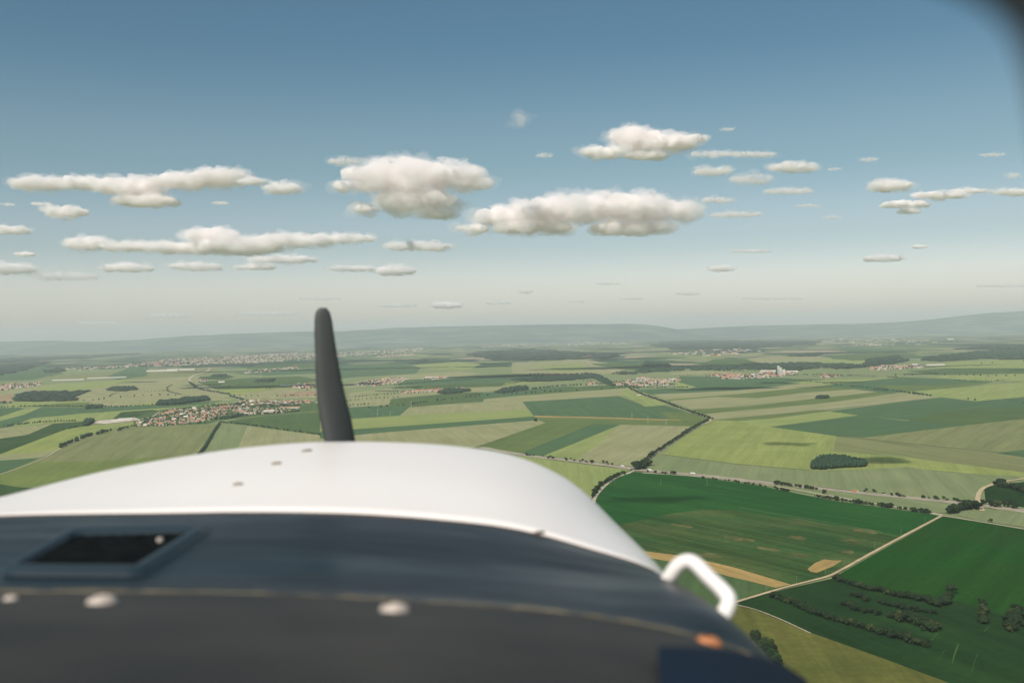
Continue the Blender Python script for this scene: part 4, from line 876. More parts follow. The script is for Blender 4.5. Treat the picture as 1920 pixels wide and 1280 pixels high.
for (x, y), l in zip([(1437, 1106), (1494, 1091), (1548, 1076), (1583, 1060), (1640, 1027), (1690, 1002), (1735, 978)], PL):
    e = empty('utility_pole', G(x, y, TZ), .5); tag(e, 'utility pole on the dirt track, ' + l, 'utility pole')
    link(bpy.data.objects.new('post', pole_me), e); link(bpy.data.objects.new('crossarm', arm_me), e)
for (x, y), l in zip([(1153, 908), (1239, 909), (1326, 911)], ['left one near the side road', 'middle one', 'right one']):
    e = empty('utility_pole', G(x, y, TZ), .5); e.scale = (1.7, 1.7, 1.6); tag(e, 'tall pale pole in the deep green field, ' + l + ' of three', 'utility pole')
    link(bpy.data.objects.new('post', pole_me), e); link(bpy.data.objects.new('crossarm', arm_me), e)

# ------------------------------------------------------------------ bridge and vehicles
m_conc = simple('concrete', (.40, .38, .34), .9, .15, .3)
i0 = min(range(len(mw)), key=lambda i: (mw[i] - G(1196, 881)).length)
bd = (mw[i0 + 1] - mw[i0 - 1]).normalized(); brz = math.atan2(bd.y, bd.x)
e = empty('road_bridge', (mw[i0].x, mw[i0].y, TZ), brz + .5 * math.pi); tag(e, 'low concrete bridge carrying the side road over the motorway beside the tall clump', 'bridge')
bm = bmesh.new(); add_box(bm, (0, 0, 6.2), (58, 9, .9)); bm_obj('deck', bm, m_conc, e)
for s in (-1, 1):
    bm = bmesh.new(); add_box(bm, (0, s * 4.3, 7.2), (58, .3, 1.1)); bm_obj('parapet', bm, m_conc, e)
for x_ in (-19, 0, 19):
    bm = bmesh.new(); add_box(bm, (x_, 0, 2.87), (1.0, 7, 5.75)); bm_obj('pier', bm, m_conc, e)
m_white = simple('vehicle_white', (.78, .77, .74), .4, .03, 1); m_orange = simple('trailer_orange', (.50, .17, .07), .5, .1, 1); m_dark = simple('tyre_rubber', (.02, .02, .02), .9, .1, 4)
m_carc = [m_white, simple('car_silver', (.45, .46, .47), .35, .03, 1, .4), simple('car_blue', (.05, .10, .22), .3, .03, 1), simple('car_red', (.35, .04, .03), .3, .03, 1)]
def on_road(px, off):
    i = min(range(1, len(mw) - 1), key=lambda i: abs((ray_px(mw[i]) - px)))
    t = (mw[i + 1] - mw[i - 1]).normalized(); s = Vector((t.y, -t.x, 0))
    return mw[i] + s * off + Vector((0, 0, .12)), math.atan2(t.y, t.x)
def wheel_bm(x, y, r): 
    bm = bmesh.new(); add_cyl(bm, (x, y - .15, r), (x, y + .15, r), r, r, 12); return bm
def truck(px, off, mt, label):
    p, a = on_road(px, off * .82); e = empty('truck', p, a); tag(e, label, 'truck', 'trucks on the motorway')
    bm = bmesh.new(); add_box(bm, (-2.2, 0, 2.55), (13.4, 2.5, 2.9)); bmesh.ops.bevel(bm, geom=bm.edges[:], offset=.06, segments=1, affect='EDGES'); bm_obj('trailer', bm, mt, e)
    bm = bmesh.new(); add_box(bm, (-1.6, 0, .95), (14.5, 1.0, .25)); bm_obj('chassis', bm, m_dark, e)
    bm = bmesh.new(); add_box(bm, (5.9, 0, 2.0), (2.2, 2.45, 2.7))
    for v_ in bm.verts:
        if v_.co.x > 6 and v_.co.z > 2: v_.co.x -= .35
    bm_obj('cab', bm, m_white, e)
    bm = bmesh.new(); add_box(bm, (6.86, 0, 2.55), (.12, 2.1, .8)); bm_obj('windscreen', bm, m_glass, e)
    for x_ in (5.6, 3.4, -5, -6.3, -7.6):
        for y_ in (-1.05, 1.05): bm_obj('wheel', wheel_bm(x_, y_, .5), m_dark, e)
def car(px, off, mt, label, van=False):
    p, a = on_road(px, off * .82); e = empty('van' if van else 'car', p, a + (math.pi if off < 0 else 0)); tag(e, label, 'van' if van else 'car', 'cars on the motorway')
    bm = bmesh.new(); add_box(bm, (0, 0, .65), (4.4, 1.8, .65)); add_box(bm, (-.2, 0, 1.25 if not van else 1.5), (2.5 if not van else 3.9, 1.6, .55 if not van else 1.1))
    bm_obj('body', bm, mt, e)
    bm = bmesh.new(); add_box(bm, (-.2, 0, 1.22), (2.53 if not van else 3.0, 1.64, .36)); bm_obj('window', bm, m_glass, e)
    for x_ in (-1.4, 1.4):
        for y_ in (-.85, .85): bm_obj('wheel', wheel_bm(x_, y_, .32), m_dark, e)
truck(1595, -9, m_orange, 'truck with a rust-orange trailer on the motorway near the middle of the hedge')
truck(1293, -9, m_white, 'white truck on the motorway just right of the bridge')
truck(1163, -9, m_white, 'white truck on the motorway left of the bridge')
truck(1222, -7, m_white, 'white truck beside the tall tree clump at the bridge')
for k_, (x_, o_) in enumerate([(1345, 9), (1412, -11), (1475, 10), (1552, 9), (1660, -9), (1105, 9)]):
    car(x_, o_, m_carc[k_ % 4], ['white', 'silver', 'blue', 'red', 'white', 'silver'][k_] + ' car on the motorway ' + ['right of the bridge, in the near carriageway', 'above the three pale poles, in the far carriageway', 'just left of the dense hedge', 'left of the orange truck', 'right of the orange truck', 'left of the bridge'][k_], van=(k_ == 4))

# ------------------------------------------------------------------ clouds: real volumes high over the plain
def cloud_mat(name, dens):
    m, n, out = newmat(name)
    p = nd(n, 'ShaderNodeVolumePrincipled'); p.inputs['Color'].default_value = (1, .986, .984, 1)
    p.inputs['Density'].default_value = dens; p.inputs['Anisotropy'].default_value = 0.0
    n.links.new(p.outputs[0], out.inputs['Volume']); return m
CM = {}
def blob_mesh(blobs, rr, grow, seed, amp, flat):
    bm = bmesh.new(); rn = random.Random(seed)
    base = max(b_[1] + b_[3] for b_ in blobs)
    for (x, y, rx, ry) in blobs:
        dp = max(ry, min(rx, ry * 3.2) * .75)
        nb = 1 if rx / ry < 2.0 else int(rx / ry * 1.25) + 1
        for j in range(nb):
            if nb == 1: ux, fx, fz, oz = 0, 1, .94, 0
            else:
                ux = (j + .5) / nb * 2 - 1; fx = 1.5 / nb * rn.uniform(.8, 1.35); hz_ = math.sqrt(max(0, 1 - ux * ux * .85)); fz = hz_ * rn.uniform(.5, 1.05); oz = rn.uniform(-.12, .30) * (1 - fz)
            bmesh.ops.create_icosphere(bm, subdivisions=3, radius=1, matrix=Matrix.Translation((x + ux * rx, rn.uniform(-.3, .3) * dp, -y + oz * ry)) @ Matrix.Diagonal((max(rx * fx, ry * fz) * grow, dp * grow, ry * grow * fz, 1)))
        for j in range(int(3 + rx / ry * 2.5)):          # small domes on the top of every body
            u = rn.uniform(-.85, .85); hh = math.sqrt(1 - u * u); r_ = ry * rn.uniform(.28, .52) * (.5 + .5 * hh)
            bmesh.ops.create_icosphere(bm, subdivisions=2, radius=r_ * grow, matrix=Matrix.Translation((x + u * rx, rn.uniform(-.5, .5) * dp, -y + ry * hh * rn.uniform(.25, .72))) @ Matrix.Diagonal((1.5, 1.3, .8, 1)))
    me = bpy.data.meshes.new('cloud'); bm.to_mesh(me); bm.free()
    o = bpy.data.objects.new('cloud', me); col.objects.link(o)
    md = o.modifiers.new('r', 'REMESH'); md.mode = 'VOXEL'; md.voxel_size = max(rr / (9.0 if grow < 1 else 7.0), 0.8 if rr > 8 else .5)
    dg = bpy.context.evaluated_depsgraph_get(); me2 = bpy.data.meshes.new_from_object(o.evaluated_get(dg))
    bpy.data.objects.remove(o); bpy.data.meshes.remove(me)
    co = np.empty(len(me2.vertices) * 3); me2.vertices.foreach_get('co', co); co = co.reshape(-1, 3)
    nr = np.empty(len(me2.vertices) * 3); me2.vertices.foreach_get('normal', nr); nr = nr.reshape(-1, 3)
    off = Vector((seed * 1.7, 0, seed)); fx_ = .75 if rr > 12 else .45
    if rr < 12: amp *= 1.3
    for i in range(len(co)):
        q = Vector((co[i][0] * fx_, co[i][1] * fx_, co[i][2])) / rr + off
        a = noise.fractal(q * .9, 1.0, 2.1, 6)
        b_ = 1 - 2 * abs(noise.noise(q * 2.2)); c_ = 1 - 2 * abs(noise.noise(q * 5.1))
        d_ = rr * amp * (.62 * a + .19 * b_ + .07 * c_)
        co[i] += nr[i] * d_ * np.array((1.7, 1.2, .8))
        if co[i][2] < -base: co[i][2] = -base - (-base - co[i][2]) * flat
    return me2, co, base
def cloud(blobs, label, dense=7.0, top=1000.0):
    blobs = [(x, y - ry * .06, rx * .93, ry * .86) for x, y, rx, ry in blobs]
    base = max(b_[1] + b_[3] for b_ in blobs); cx = sum(b_[0] * b_[2] for b_ in blobs) / sum(b_[2] for b_ in blobs)
    d = ray(cx, base); t = top / max(d.z, .022); S = t / F          # metres per pixel at the cloud
    rr = sum(b_[3] * b_[2] for b_ in blobs) / sum(b_[2] for b_ in blobs)
    org = C0 + ray(cx, base) * t; mid = np.array([cx, 0, -base])
    fr = np.array([[rt.x, rt.y, rt.z], [fwd.x, fwd.y, 0], [0, 0, 1]])   # along, depth, height -> metres
    root = None
    if rr < 12: dense *= .6
    for k_, (grow, dk, amp, nm) in enumerate(((.80, 1.0, .72, 'cloud'), (.98, .30, 1.25, 'veil'), (1.16, .10, 1.7, 'veil'))):
        if min(b_[3] for b_ in blobs) < 5 and k_ == 2: break
        me2, co, _ = blob_mesh(blobs, rr, grow, int(cx) % 97 + k_ * 13, amp, .3)
        co = ((co - mid) * S) @ fr
        me2.vertices.foreach_set('co', co.ravel()); me2.update()
        key = round(math.log2(dense * dk / (rr * S * 2)) * 2)
        if key not in CM: CM[key] = cloud_mat('cloud_vapour', 2 ** (key / 2))
        me2.materials.clear(); me2.materials.append(CM[key])
        me2.polygons.foreach_set('use_smooth', [True] * len(me2.polygons))
        o = bpy.data.objects.new(nm, me2)
        if root is None: root = link(o); o.location = org; tag(o, label, 'cloud', 'fair-weather clouds')
        else: link(o, root)
CL = [
 ([(80, 345, 52, 13), (160, 345, 60, 13), (240, 352, 50, 22), (345, 342, 60, 17), (410, 334, 50, 18), (275, 378, 48, 14)], 'long ragged cloud at the upper left, highest of the left clouds'),
 ([(472, 341, 22, 8)], 'small puff at the right end of the long upper left cloud'),
 ([(527, 354, 32, 13)], 'small white puff between the long left cloud and the big central cloud'),
 ([(125, 400, 34, 15), (80, 384, 14, 4)], 'small round cloud below the long upper left cloud'),
 ([(15, 432, 38, 9)], 'flat little cloud cut by the left edge'),
 ([(45, 477, 16, 5)], 'tiny puff above the low clouds at the left edge'),
 ([(700, 330, 50, 18), (770, 335, 80, 40), (850, 330, 50, 24), (890, 346, 30, 14), (665, 350, 28, 10), (780, 380, 62, 30), (690, 392, 22, 10), (825, 402, 25, 10)], 'big bulging cloud in the centre, above the propeller'),
 ([(645, 303, 28, 8)], 'thin wisp touching the upper left of the big central cloud'),
 ([(165, 458, 32, 15), (250, 464, 60, 11), (340, 466, 60, 13), (400, 443, 42, 18), (450, 462, 70, 20), (550, 452, 80, 14), (640, 448, 60, 9)], 'longest cloud of the left side, with a round head at its left end'),
 ([(530, 487, 62, 8), (480, 501, 35, 6)], 'flat cloud just under the longest left cloud'),
 ([(235, 503, 48, 9)], 'flat low cloud below the left end of the longest cloud'),
 ([(365, 500, 45, 9)], 'flat low cloud right of another flat one, left side'),
 ([(20, 505, 40, 13)], 'low cloud at the left edge'), ([(120, 519, 62, 9)], 'thin low cloud right of the low cloud at the left edge'),
 ([(785, 463, 60, 10)], 'small flat cloud below the big central cloud'),
 ([(660, 504, 42, 6), (742, 508, 32, 11)], 'small low cloud with a thicker right end, right of the blade'),
 ([(955, 408, 60, 20), (1050, 398, 90, 28), (1160, 392, 100, 32), (1250, 398, 55, 24), (885, 429, 28, 7), (1000, 428, 70, 14), (1180, 430, 70, 14)], 'widest smooth cloud, right of centre'),
 ([(1130, 287, 34, 13), (1190, 262, 48, 26), (1250, 270, 48, 20), (1292, 262, 28, 10), (1210, 292, 36, 10)], 'bright peaked cloud highest in the right half'),
 ([(1340, 290, 45, 7), (1335, 322, 32, 10)], 'thin cloud trailing right of the bright peaked cloud'),
 ([(1415, 291, 38, 7)], 'thin streak right of the bright peaked cloud'), ([(1412, 337, 34, 11)], 'small puff left of a flat streak in the upper right'),
 ([(1487, 315, 36, 10)], 'small arched puff in the upper right'), ([(1480, 359, 45, 7)], 'flat short streak in the upper right'),
 ([(1345, 376, 26, 7)], 'small wisp at the right end of the widest cloud'), ([(1380, 403, 45, 7)], 'faint wisp below the right end of the widest cloud'),
 ([(1670, 350, 32, 14)], 'compact oval puff in the far upper right'), ([(1700, 384, 45, 9), (1760, 367, 50, 9), (1820, 358, 40, 5), (1706, 397, 20, 6)], 'slanting ragged cloud below the compact puff'),
 ([(1900, 361, 32, 8)], 'cloud cut by the right edge'), ([(1355, 504, 21, 6)], 'small low oval cloud right of centre'), ([(1410, 471, 38, 4)], 'thin streak above the low oval cloud'),
 ([(1655, 485, 34, 7)], 'small low cloud in the right'), ([(1724, 463, 12, 4)], 'tiny puff above the small low cloud at right'),
 ([(315, 592, 38, 5)], 'faint cloud close to the horizon, left'), ([(745, 573, 38, 5)], 'faint flat cloud close to the horizon right of the blade'), ([(835, 573, 28, 7)], 'pale puff close to the horizon, centre'),
 ([(935, 568, 25, 4)], 'thin pale streak close to the horizon, centre'), ([(985, 547, 14, 5)], 'tiny pale puff above the horizon streak'), ([(1182, 560, 25, 3)], 'thin streak near the horizon right of centre'),
 ([(1290, 551, 22, 4)], 'faint flat puff near the horizon at right'), ([(1880, 536, 52, 3)], 'long thin streak near the horizon at the right edge'),
 ([(500, 588, 60, 5)], 'hazy long streak near the horizon left of the blade'),
]
FAINT = ('wisp', 'thin', 'faint', 'streak', 'hazy', 'trailing')
for bl, lb in CL: cloud(bl, lb, dense=1.8 if any(k_ in lb for k_ in FAINT) else 5.5)
cloud([(977, 226, 9, 17)], 'small upright wisp high in the middle of the sky', dense=.5)
for x_, y_, rx_, ry_, l_ in [(1020, 292, 14, 5, 'tiny wisp left of the bright peaked cloud'), (1365, 243, 12, 4, 'tiny wisp above right of the bright peaked cloud'), (1630, 300, 14, 5, 'tiny wisp high in the right sky'),
        (1565, 318, 10, 4, 'very small wisp right of the arched puff'), (1860, 291, 22, 5, 'faint wisp high at the right edge'), (1515, 386, 22, 4, 'faint dash below the flat short streak'), (1900, 330, 12, 7, 'small puff touching the right edge'),
        (1140, 532, 24, 3, 'faint dash low over the centre right'), (1080, 566, 16, 3, 'tiny dash close to the horizon, centre right'), (1450, 560, 60, 3, 'long faint dash close to the horizon at right'), (600, 560, 40, 4, 'faint streak behind the blade tip'),
        (1560, 408, 16, 4, 'tiny faint wisp in the right sky'), (185, 606, 40, 4, 'faint dash on the hazy horizon at left'), (15, 384, 12, 4, 'tiny puff high at the left edge'), (412, 381, 14, 4, 'tiny wisp under the long upper left cloud')]:
    cloud([(x_, y_, rx_, ry_)], l_, dense=1.1)

# unseen clouds added above the frame only to cast shadows on the fields
def overhead(px, py, wx, wy, h, label, dens, seed):
    g0 = G(px, py); t = 1500.0 / sdir.z; c = g0 + sdir * t
    me2, co, base = blob_mesh([(-.4, 0, .55, .35), (.35, .05, .55, .3), (0, -.05, .7, .4)], .4, 1.0, seed, .9, .5)
    co = (co / np.array([.9, .7, .4])) * np.array([wx, wy, h])
    me2.vertices.foreach_set('co', co.ravel()); me2.update(); me2.materials.clear(); me2.materials.append(cloud_mat('cloud_vapour', dens))
    o = bpy.data.objects.new('cloud', me2); o.location = c; link(o); tag(o, label, 'cloud', 'fair-weather clouds')
overhead(1648, 866, 120, 150, 60, 'small unseen cloud added overhead to cast shadow right of the isolated copse', .025, 11)
overhead(1490, 832, 120, 95, 50, 'small unseen cloud added overhead to cast shadow across the lime field', .02, 23)
overhead(1245, 935, 170, 120, 60, 'thin unseen cloud added overhead to dim the deep green field', .013, 37)
# ------------------------------------------------------------------ haze
m_haze, n, out = newmat('haze')
p = nd(n, 'ShaderNodeVolumePrincipled'); p.inputs['Color'].default_value = (.88, .965, 1, 1)
p.inputs['Density'].default_value = 2.15e-5; p.inputs['Anisotropy'].default_value = 0.0
n.links.new(p.outputs[0], out.inputs['Volume'])
bm = bmesh.new(); add_box(bm, (0, 0, 664), (150000, 150000, 1330)); hz = bm_obj('haze', bm, m_haze); hz['kind'] = 'stuff'

# ------------------------------------------------------------------ the aircraft nose
m_paint = simple('white_aircraft_paint', (.85, .805, .775), .32, .02, 2.5)
m_black, n, out = newmat('antiglare_paint')
b = nd(n, 'ShaderNodeBsdfPrincipled'); tc = nd(n, 'ShaderNodeTexCoord')
f = noisetex(n, mapping(n, tc.outputs['Object'], (2.2, 9, 9)), 1.0, 5, .6)
cc = mixrgb(n, maprange(n, f, .35, .7, 0, 1), (.003, .006, .008), (.011, .016, .018))
n.links.new(cc, b.inputs['Base Color']); n.links.new(maprange(n, f, .3, .7, .30, .60), b.inputs['Roughness'])
f2 = noisetex(n, mapping(n, tc.outputs['Object'], (3, 14, 14)), 1.0, 3, .5)
bp = nd(n, 'ShaderNodeBump'); bp.inputs['Strength'].default_value = .35; bp.inputs['Distance'].default_value = .006; n.links.new(f2, bp.inputs['Height']); n.links.new(bp.outputs[0], b.inputs['Normal'])
n.links.new(b.outputs[0], out.inputs[0])
m_deck, n, out = newmat('worn_deck_paint')
b = nd(n, 'ShaderNodeBsdfPrincipled'); tc = nd(n, 'ShaderNodeTexCoord'); b.inputs['Roughness'].default_value = .7
f = noisetex(n, tc.outputs['Object'], 6, 6, .6)
cc = mixrgb(n, maprange(n, f, .35, .7, 0, 1), (.013, .0125, .010), (.036, .032, .026))
n.links.new(cc, b.inputs['Base Color']); n.links.new(b.outputs[0], out.inputs[0])
m_blade = simple('matt_black_blade', (.045, .05, .048), .6, .15, 8)
m_mesh = simple('black_mesh', (.006, .008, .008), 1.0, .6, 60, spec=.05)
m_screw = simple('cadmium_screw', (.56, .48, .42), .5, .25, 80, .0)
m_rust = simple('rusty_screw', (.50, .20, .08), .6, .5, 120, .2)
m_cabin = simple('cabin_trim', (.006, .012, .018), .6, .1, 5)
m_navy = simple('navy_patch', (.004, .014, .032), .8, .1, 4, spec=.15)

air = empty('light_aircraft', un(560, 1300, 1.5)); tag(air, 'nose of the light aircraft carrying the camera: white cowling, black anti-glare panel and propeller blade', 'aircraft')
A0 = air.location.copy()
def L3(p): return p - A0
def sec(depth, pts): return catmull([un(x, y, depth) for x, y in pts], 97)
s1 = [(-560, 1210), (-400, 1115), (-200, 1020), (0, 944), (200, 884), (400, 847), (550, 831), (660, 828), (760, 830), (850, 836), (950, 851), (1030, 880), (1090, 920), (1150, 985), (1213, 1058), (1248, 1120), (1262, 1200), (1266, 1400)]
s2 = [(-760, 1120), (-560, 1040), (-300, 985), (0, 968), (300, 963), (500, 961), (700, 966), (900, 983), (1000, 1000), (1100, 1028), (1205, 1060), (1250, 1088), (1285, 1130), (1305, 1200), (1320, 1500)]
s3 = [(-900, 1200), (-600, 1070), (-300, 1030), (0, 1021), (300, 1018), (500, 1019), (700, 1029), (900, 1048), (1050, 1068), (1180, 1082), (1262, 1093), (1310, 1118), (1345, 1165), (1365, 1250), (1385, 1600)]
s4 = [(-1000, 1300), (-700, 1130), (-300, 1090), (0, 1084), (300, 1083), (500, 1086), (700, 1097), (900, 1112), (1080, 1128), (1220, 1138), (1330, 1148), (1390, 1180), (1440, 1235), (1480, 1330), (1520, 1700)]
s5 = [(-1100, 1350), (-750, 1160), (-300, 1122), (0, 1118), (300, 1118), (500, 1121), (700, 1131), (900, 1142), (1100, 1162), (1250, 1188), (1360, 1216), (1440, 1254), (1500, 1300), (1560, 1420), (1600, 1800)]
s6 = [(-1900, 1750), (-1400, 1500), (-500, 1370), (0, 1340), (400, 1335), (700, 1345), (1000, 1370), (1250, 1410), (1450, 1480), (1600, 1600), (1700, 1800), (1800, 2300)]
S1 = sec(1.9, s1); cen = sum(S1, Vector()) / len(S1)
S0 = [Vector((cen.x + (p.x - cen.x) * .93, p.y + .13, p.z - .05)) for p in S1]
S00 = [Vector((cen.x + (p.x - cen.x) * .78, p.y + .20, p.z - .16)) for p in S1]
S000 = [Vector((cen.x + (p.x - cen.x) * .5, p.y + .22, p.z - .30)) for p in S1]
S2, S3, S4, S5, S6 = sec(1.35, s2), sec(1.12, s3), sec(.95, s4), sec(.85, s5), sec(.42, s6)
def loft(name, secs, mat, sub=10, parent=None, lift=0.0):
    n_ = len(secs[0]); rows_ = []
    for j in range(n_):
        P = [s[j] for s in secs]; c = []
        Q = [P[0] * 2 - P[1]] + P + [P[-1] * 2 - P[-2]]
        for i in range(1, len(Q) - 2):
            for k in range(sub):
                t = k / sub; a, b_, c_, d = Q[i - 1], Q[i], Q[i + 1], Q[i + 2]
                c.append(0.5 * ((2 * b_) + (c_ - a) * t + (2 * a - 5 * b_ + 4 * c_ - d) * t * t + (3 * b_ - a - 3 * c_ + d) * t ** 3))
        c.append(P[-1]); rows_.append(c)
    m_ = len(rows_[0]); vs = [L3(rows_[j][i]) + Vector((0, 0, lift)) for j in range(n_) for i in range(m_)]
    fs = [(j * m_ + i, (j + 1) * m_ + i, (j + 1) * m_ + i + 1, j * m_ + i + 1) for j in range(n_ - 1) for i in range(m_ - 1)]
    o = mesh(name, vs, fs, mat, parent, smooth=True)
    # skin thickness
    md = o.modifiers.new('skin', 'SOLIDIFY'); md.thickness = .0005; md.offset = 0
    return o, vs, fs
cow, v1, f1_ = loft('engine_cowling', [S000, S00, S0, S1, [a.lerp(b_, .5) + Vector((0, 0, .012)) for a, b_ in zip(S1, S2)], S2], m_paint, 8, air)
blk, v2, f2_ = loft('antiglare_panel', [S2, S3, S4, S5], m_black, 10, air)
dck, v3, f3_ = loft('rear_cowl_deck', [S5, [a.lerp(b_, .45) + Vector((0, 0, .004)) for a, b_ in zip(S5, S6)], S6], m_deck, 10, air, lift=.0035)
allv = v1 + v2 + v3
allf = f1_ + [tuple(i + len(v1) for i in f) for f in f2_] + [tuple(i + len(v1) + len(v2) for i in f) for f in f3_]
bvh = BVHTree.FromPolygons(allv, allf)
def hit(px, py):
    o = L3(C0); d = ray(px, py).normalized()
    loc, nr, _, _ = bvh.ray_cast(o, d)
    if loc is None: loc = L3(un(px, py, 1.0)); nr = Vector((0, 0, 1))
    if nr.dot(d) > 0: nr = -nr
    return loc, nr
# worn rim of the deck and seam sealant along the panel joints
bm = bmesh.new(); add_tube(bm, [L3(p) + Vector((0, .001, .003 + random.uniform(-.0012, .0012))) for p in S5], .0022, 6); bm_obj('edge_seal', bm, simple('worn_edge', (.13, .11, .07), .8, .5, 40), air, True)
bm = bmesh.new(); add_tube(bm, [L3(p) + Vector((0, 0, .0005)) for p in S2], .0012, 6); bm_obj('panel_joint', bm, simple('joint_dirt', (.20, .15, .12), .8, .3, 30), air, True)
# screws on the deck rim
def screw(px, py, r, mat, label=None):
    c, nr = hit(px, py); bm = bmesh.new()
    q = nr.to_track_quat('Z', 'Y').to_matrix().to_4x4()
    bmesh.ops.create_uvsphere(bm, u_segments=20, v_segments=10, radius=r, matrix=Matrix.Translation(c) @ q @ Matrix.Diagonal((1, 1, .62, 1)))
    o = bm_obj('screw', bm, mat, air, True)
    if label: o['label'] = label
    x_ = nr.orthogonal().normalized(); sl = bmesh.new()
    add_tube(sl, [c + nr * (r * .62 * math.sqrt(max(0, 1 - t * t)) + .0002) + x_ * r * t for t in (-.8, -.4, 0, .4, .8)], r * .1, 6); bm_obj('slot', sl, m_dark, o)
screw(192, 1131, .0115, m_screw); screw(740, 1146, .0115, m_screw); screw(1330, 1206, .0110, m_rust, 'rusty orange screw'); screw(20, 1124, .006, m_screw)
# quarter-turn fasteners on the white cowling
for x_, y_ in ((446, 909), (518, 870), (575, 846), (1010, 1000)):
    c, nr = hit(x_, y_); a, _ = hit(x_ - 9, y_ + 1); b_, _ = hit(x_ + 9, y_ - 1)
    bm = bmesh.new(); add_tube(bm, [a + nr * .001, c + nr * .002, b_ + nr * .001], .0022, 6); bm_obj('fastener', bm, simple('fastener_brown', (.22, .17, .13), .7, .2, 20), air, True)
# exhaust-air vent in the anti-glare panel
def quad_ring(outer, inner, name, mat, rise, parent):
    vs, fs = [], []; N = 8
    def edge(pl):
        out_ = []
        for i in range(4):
            for k in range(N):
                t = k / N; x = pl[i][0] * (1 - t) + pl[(i + 1) % 4][0] * t; y = pl[i][1] * (1 - t) + pl[(i + 1) % 4][1] * t
                out_.append(hit(x, y))
        return out_
    eo, ei = edge(outer), edge(inner); M_ = len(eo)
    for (p, n_) in eo: vs.append(p - n_ * .001)
    for (p, n_), (q, m_) in zip(eo, ei): vs.append(p.lerp(q, .25) + n_ * rise)
    for (p, n_), (q, m_) in zip(eo, ei): vs.append(p.lerp(q, .8) + n_ * rise)
    for (p, n_) in ei: vs.append(p + n_ * .0006)
    for r_ in range(3):
        for i in range(M_): fs.append((r_ * M_ + i, r_ * M_ + (i + 1) % M_, (r_ + 1) * M_ + (i + 1) % M_, (r_ + 1) * M_ + i))
    mesh(name, vs, fs, mat, parent, smooth=True)
    return ei
vin = [(38, 1067), (142, 1006), (358, 1001), (250, 1069)]; vout = [(2, 1079), (128, 997), (398, 992), (268, 1082)]
vt = bpy.data.objects.new('air_vent', None); link(vt, air)
ei = quad_ring(vout, vin, 'vent_frame', simple('vent_frame_paint', (.016, .030, .040), .5, .1, 10), .007, vt)
vs, fs = [], []; NU, NV = 16, 10
for j in range(NV + 1):
    for i in range(NU + 1):
        u, v_ = i / NU, j / NV
        x = (vin[0][0] * (1 - u) + vin[3][0] * u) * (1 - v_) + (vin[1][0] * (1 - u) + vin[2][0] * u) * v_
        y = (vin[0][1] * (1 - u) + vin[3][1] * u) * (1 - v_) + (vin[1][1] * (1 - u) + vin[2][1] * u) * v_
        c, nr = hit(x, y); vs.append(c + nr * (.0012 + .0008 * ((i + j) % 2)))
for j in range(NV):
    for i in range(NU): a = j * (NU + 1) + i; fs.append((a, a + 1, a + NU + 2, a + NU + 1))
mesh('mesh_screen', vs, fs, m_mesh, vt)
for x_, y_ in ((300, 1017), (285, 1052)):
    c, nr = hit(x_, y_); bm = bmesh.new(); add_cyl(bm, c, c + nr * .0055, .004, .003, 12); bm_obj('rivet', bm, m_screw, vt, True)
# raised navy sheet added for a dark rectangle on the deck, lower right
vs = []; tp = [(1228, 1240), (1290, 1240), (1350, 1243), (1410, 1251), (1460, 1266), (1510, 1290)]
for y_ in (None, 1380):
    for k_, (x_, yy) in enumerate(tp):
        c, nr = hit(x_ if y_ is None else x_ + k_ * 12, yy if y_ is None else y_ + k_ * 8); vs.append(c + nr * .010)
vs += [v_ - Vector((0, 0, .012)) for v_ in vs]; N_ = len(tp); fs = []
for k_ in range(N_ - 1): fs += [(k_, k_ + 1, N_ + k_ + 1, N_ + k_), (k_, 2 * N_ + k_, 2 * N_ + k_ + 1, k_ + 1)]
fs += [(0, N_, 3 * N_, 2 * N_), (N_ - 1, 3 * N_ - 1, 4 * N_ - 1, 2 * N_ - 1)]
mesh('dark_deck_patch', vs, fs, m_navy, air)
# white handle on the right shoulder
hp = [(1240, 1105, 1.17), (1258, 1078, 1.16), (1272, 1060, 1.155), (1288, 1052, 1.15), (1304, 1057, 1.14), (1330, 1083, 1.11), (1356, 1108, 1.08), (1366, 1122, 1.07), (1364, 1138, 1.06), (1352, 1160, 1.05), (1342, 1185, 1.05)]
bm = bmesh.new(); add_tube(bm, catmull([L3(un(*q)) for q in hp], 50), .0088, 16); bm_obj('handle', bm, m_paint, air, True)
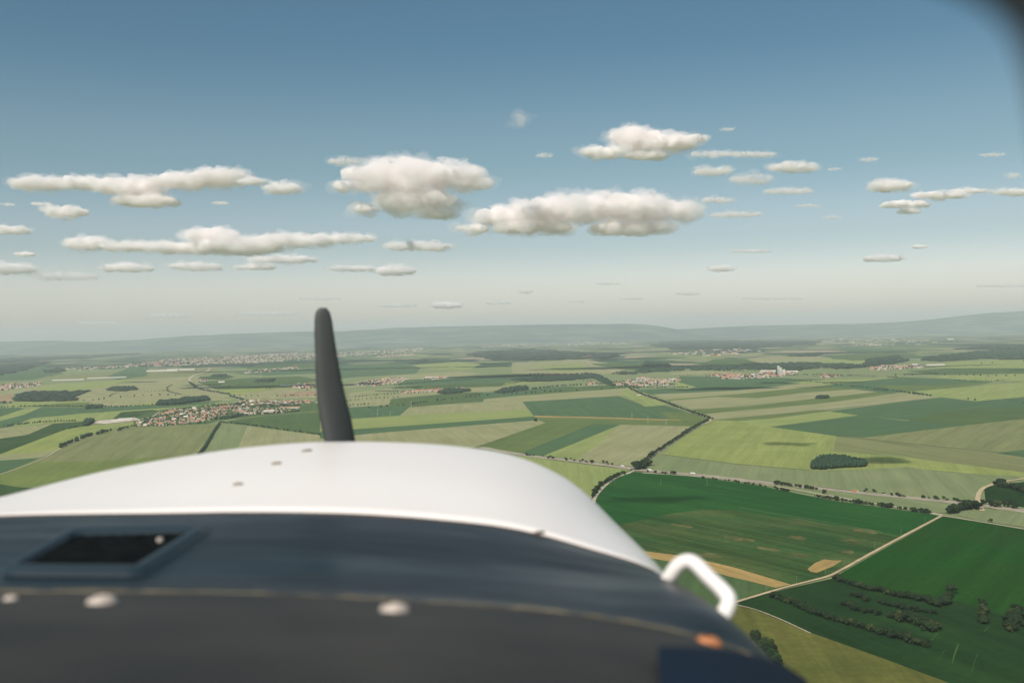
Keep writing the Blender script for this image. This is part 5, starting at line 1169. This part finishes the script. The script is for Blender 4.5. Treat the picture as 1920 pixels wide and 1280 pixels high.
# propeller: blade at rest, hub under the cowling lip
pr = bpy.data.objects.new('propeller', None); link(pr, air)
secs_ = [(640, 905, 20, .030), (640, 860, 24, .026), (638, 830, 27, .022), (630, 790, 28, .018), (622, 750, 26, .015), (616, 710, 23, .013), (612, 670, 20, .011), (608, 630, 18, .009), (606, 600, 16, .007), (605, 585, 13, .006), (605, 577, 7, .004)]
vs, fs = [], []; SG = 20
for i, (x_, y_, hw_, th) in enumerate(secs_):
    c = L3(un(x_, y_, 2.22)); tw = R(35 - 2.2 * i)
    for k in range(SG):
        a = 2 * math.pi * k / SG; hx = hw_ / F * 2.22 * math.cos(a); hy = th * math.sin(a) * (1 - .3 * math.cos(a))
        vs.append(c + Vector((hx, hy + hx * math.tan(tw) * .6, 0)))
for i in range(len(secs_) - 1):
    for k in range(SG): fs.append((i * SG + k, i * SG + (k + 1) % SG, (i + 1) * SG + (k + 1) % SG, (i + 1) * SG + k))
fs.append(tuple(range(SG))); fs.append(tuple(range((len(secs_) - 1) * SG, len(secs_) * SG)))
mesh('blade', vs, fs, m_blade, pr, smooth=True)
bm = bmesh.new(); c = L3(un(640, 935, 2.22)); add_cyl(bm, c - Vector((0, .06, 0)), c + Vector((0, .10, 0)), .07, .05, 20); add_cyl(bm, c + Vector((0, .10, 0)), c + Vector((0, .2, 0)), .05, .008, 20); bm_obj('spinner', bm, m_paint, pr, True)
# dark cabin window frame close to the lens, top right
fr_pts = [(1400, -150), (1580, -90), (1710, -50), (1800, -14), (1872, 30), (1912, 90), (1940, 190), (1965, 330), (2010, 520), (2060, 800)]
inn = catmull([Vector((x, y, 0)) for x, y in fr_pts], 40); vs, fs = [], []
for p in inn:
    c = Vector((1500, 700, 0)); d = (p - c).normalized()
    for (o_, dep) in ((0, .150), (0, .165), (420, .180), (420, .140)):
        q = p + d * o_; vs.append(L3(un(q.x, q.y, dep)))
for i in range(len(inn) - 1):
    for k in range(4): fs.append((i * 4 + k, i * 4 + (k + 1) % 4, (i + 1) * 4 + (k + 1) % 4, (i + 1) * 4 + k))
fs.append((0, 1, 2, 3)); k = (len(inn) - 1) * 4; fs.append((k, k + 1, k + 2, k + 3))
mesh('window_frame', vs, fs, m_cabin, air)
print('houses', hcount[0])
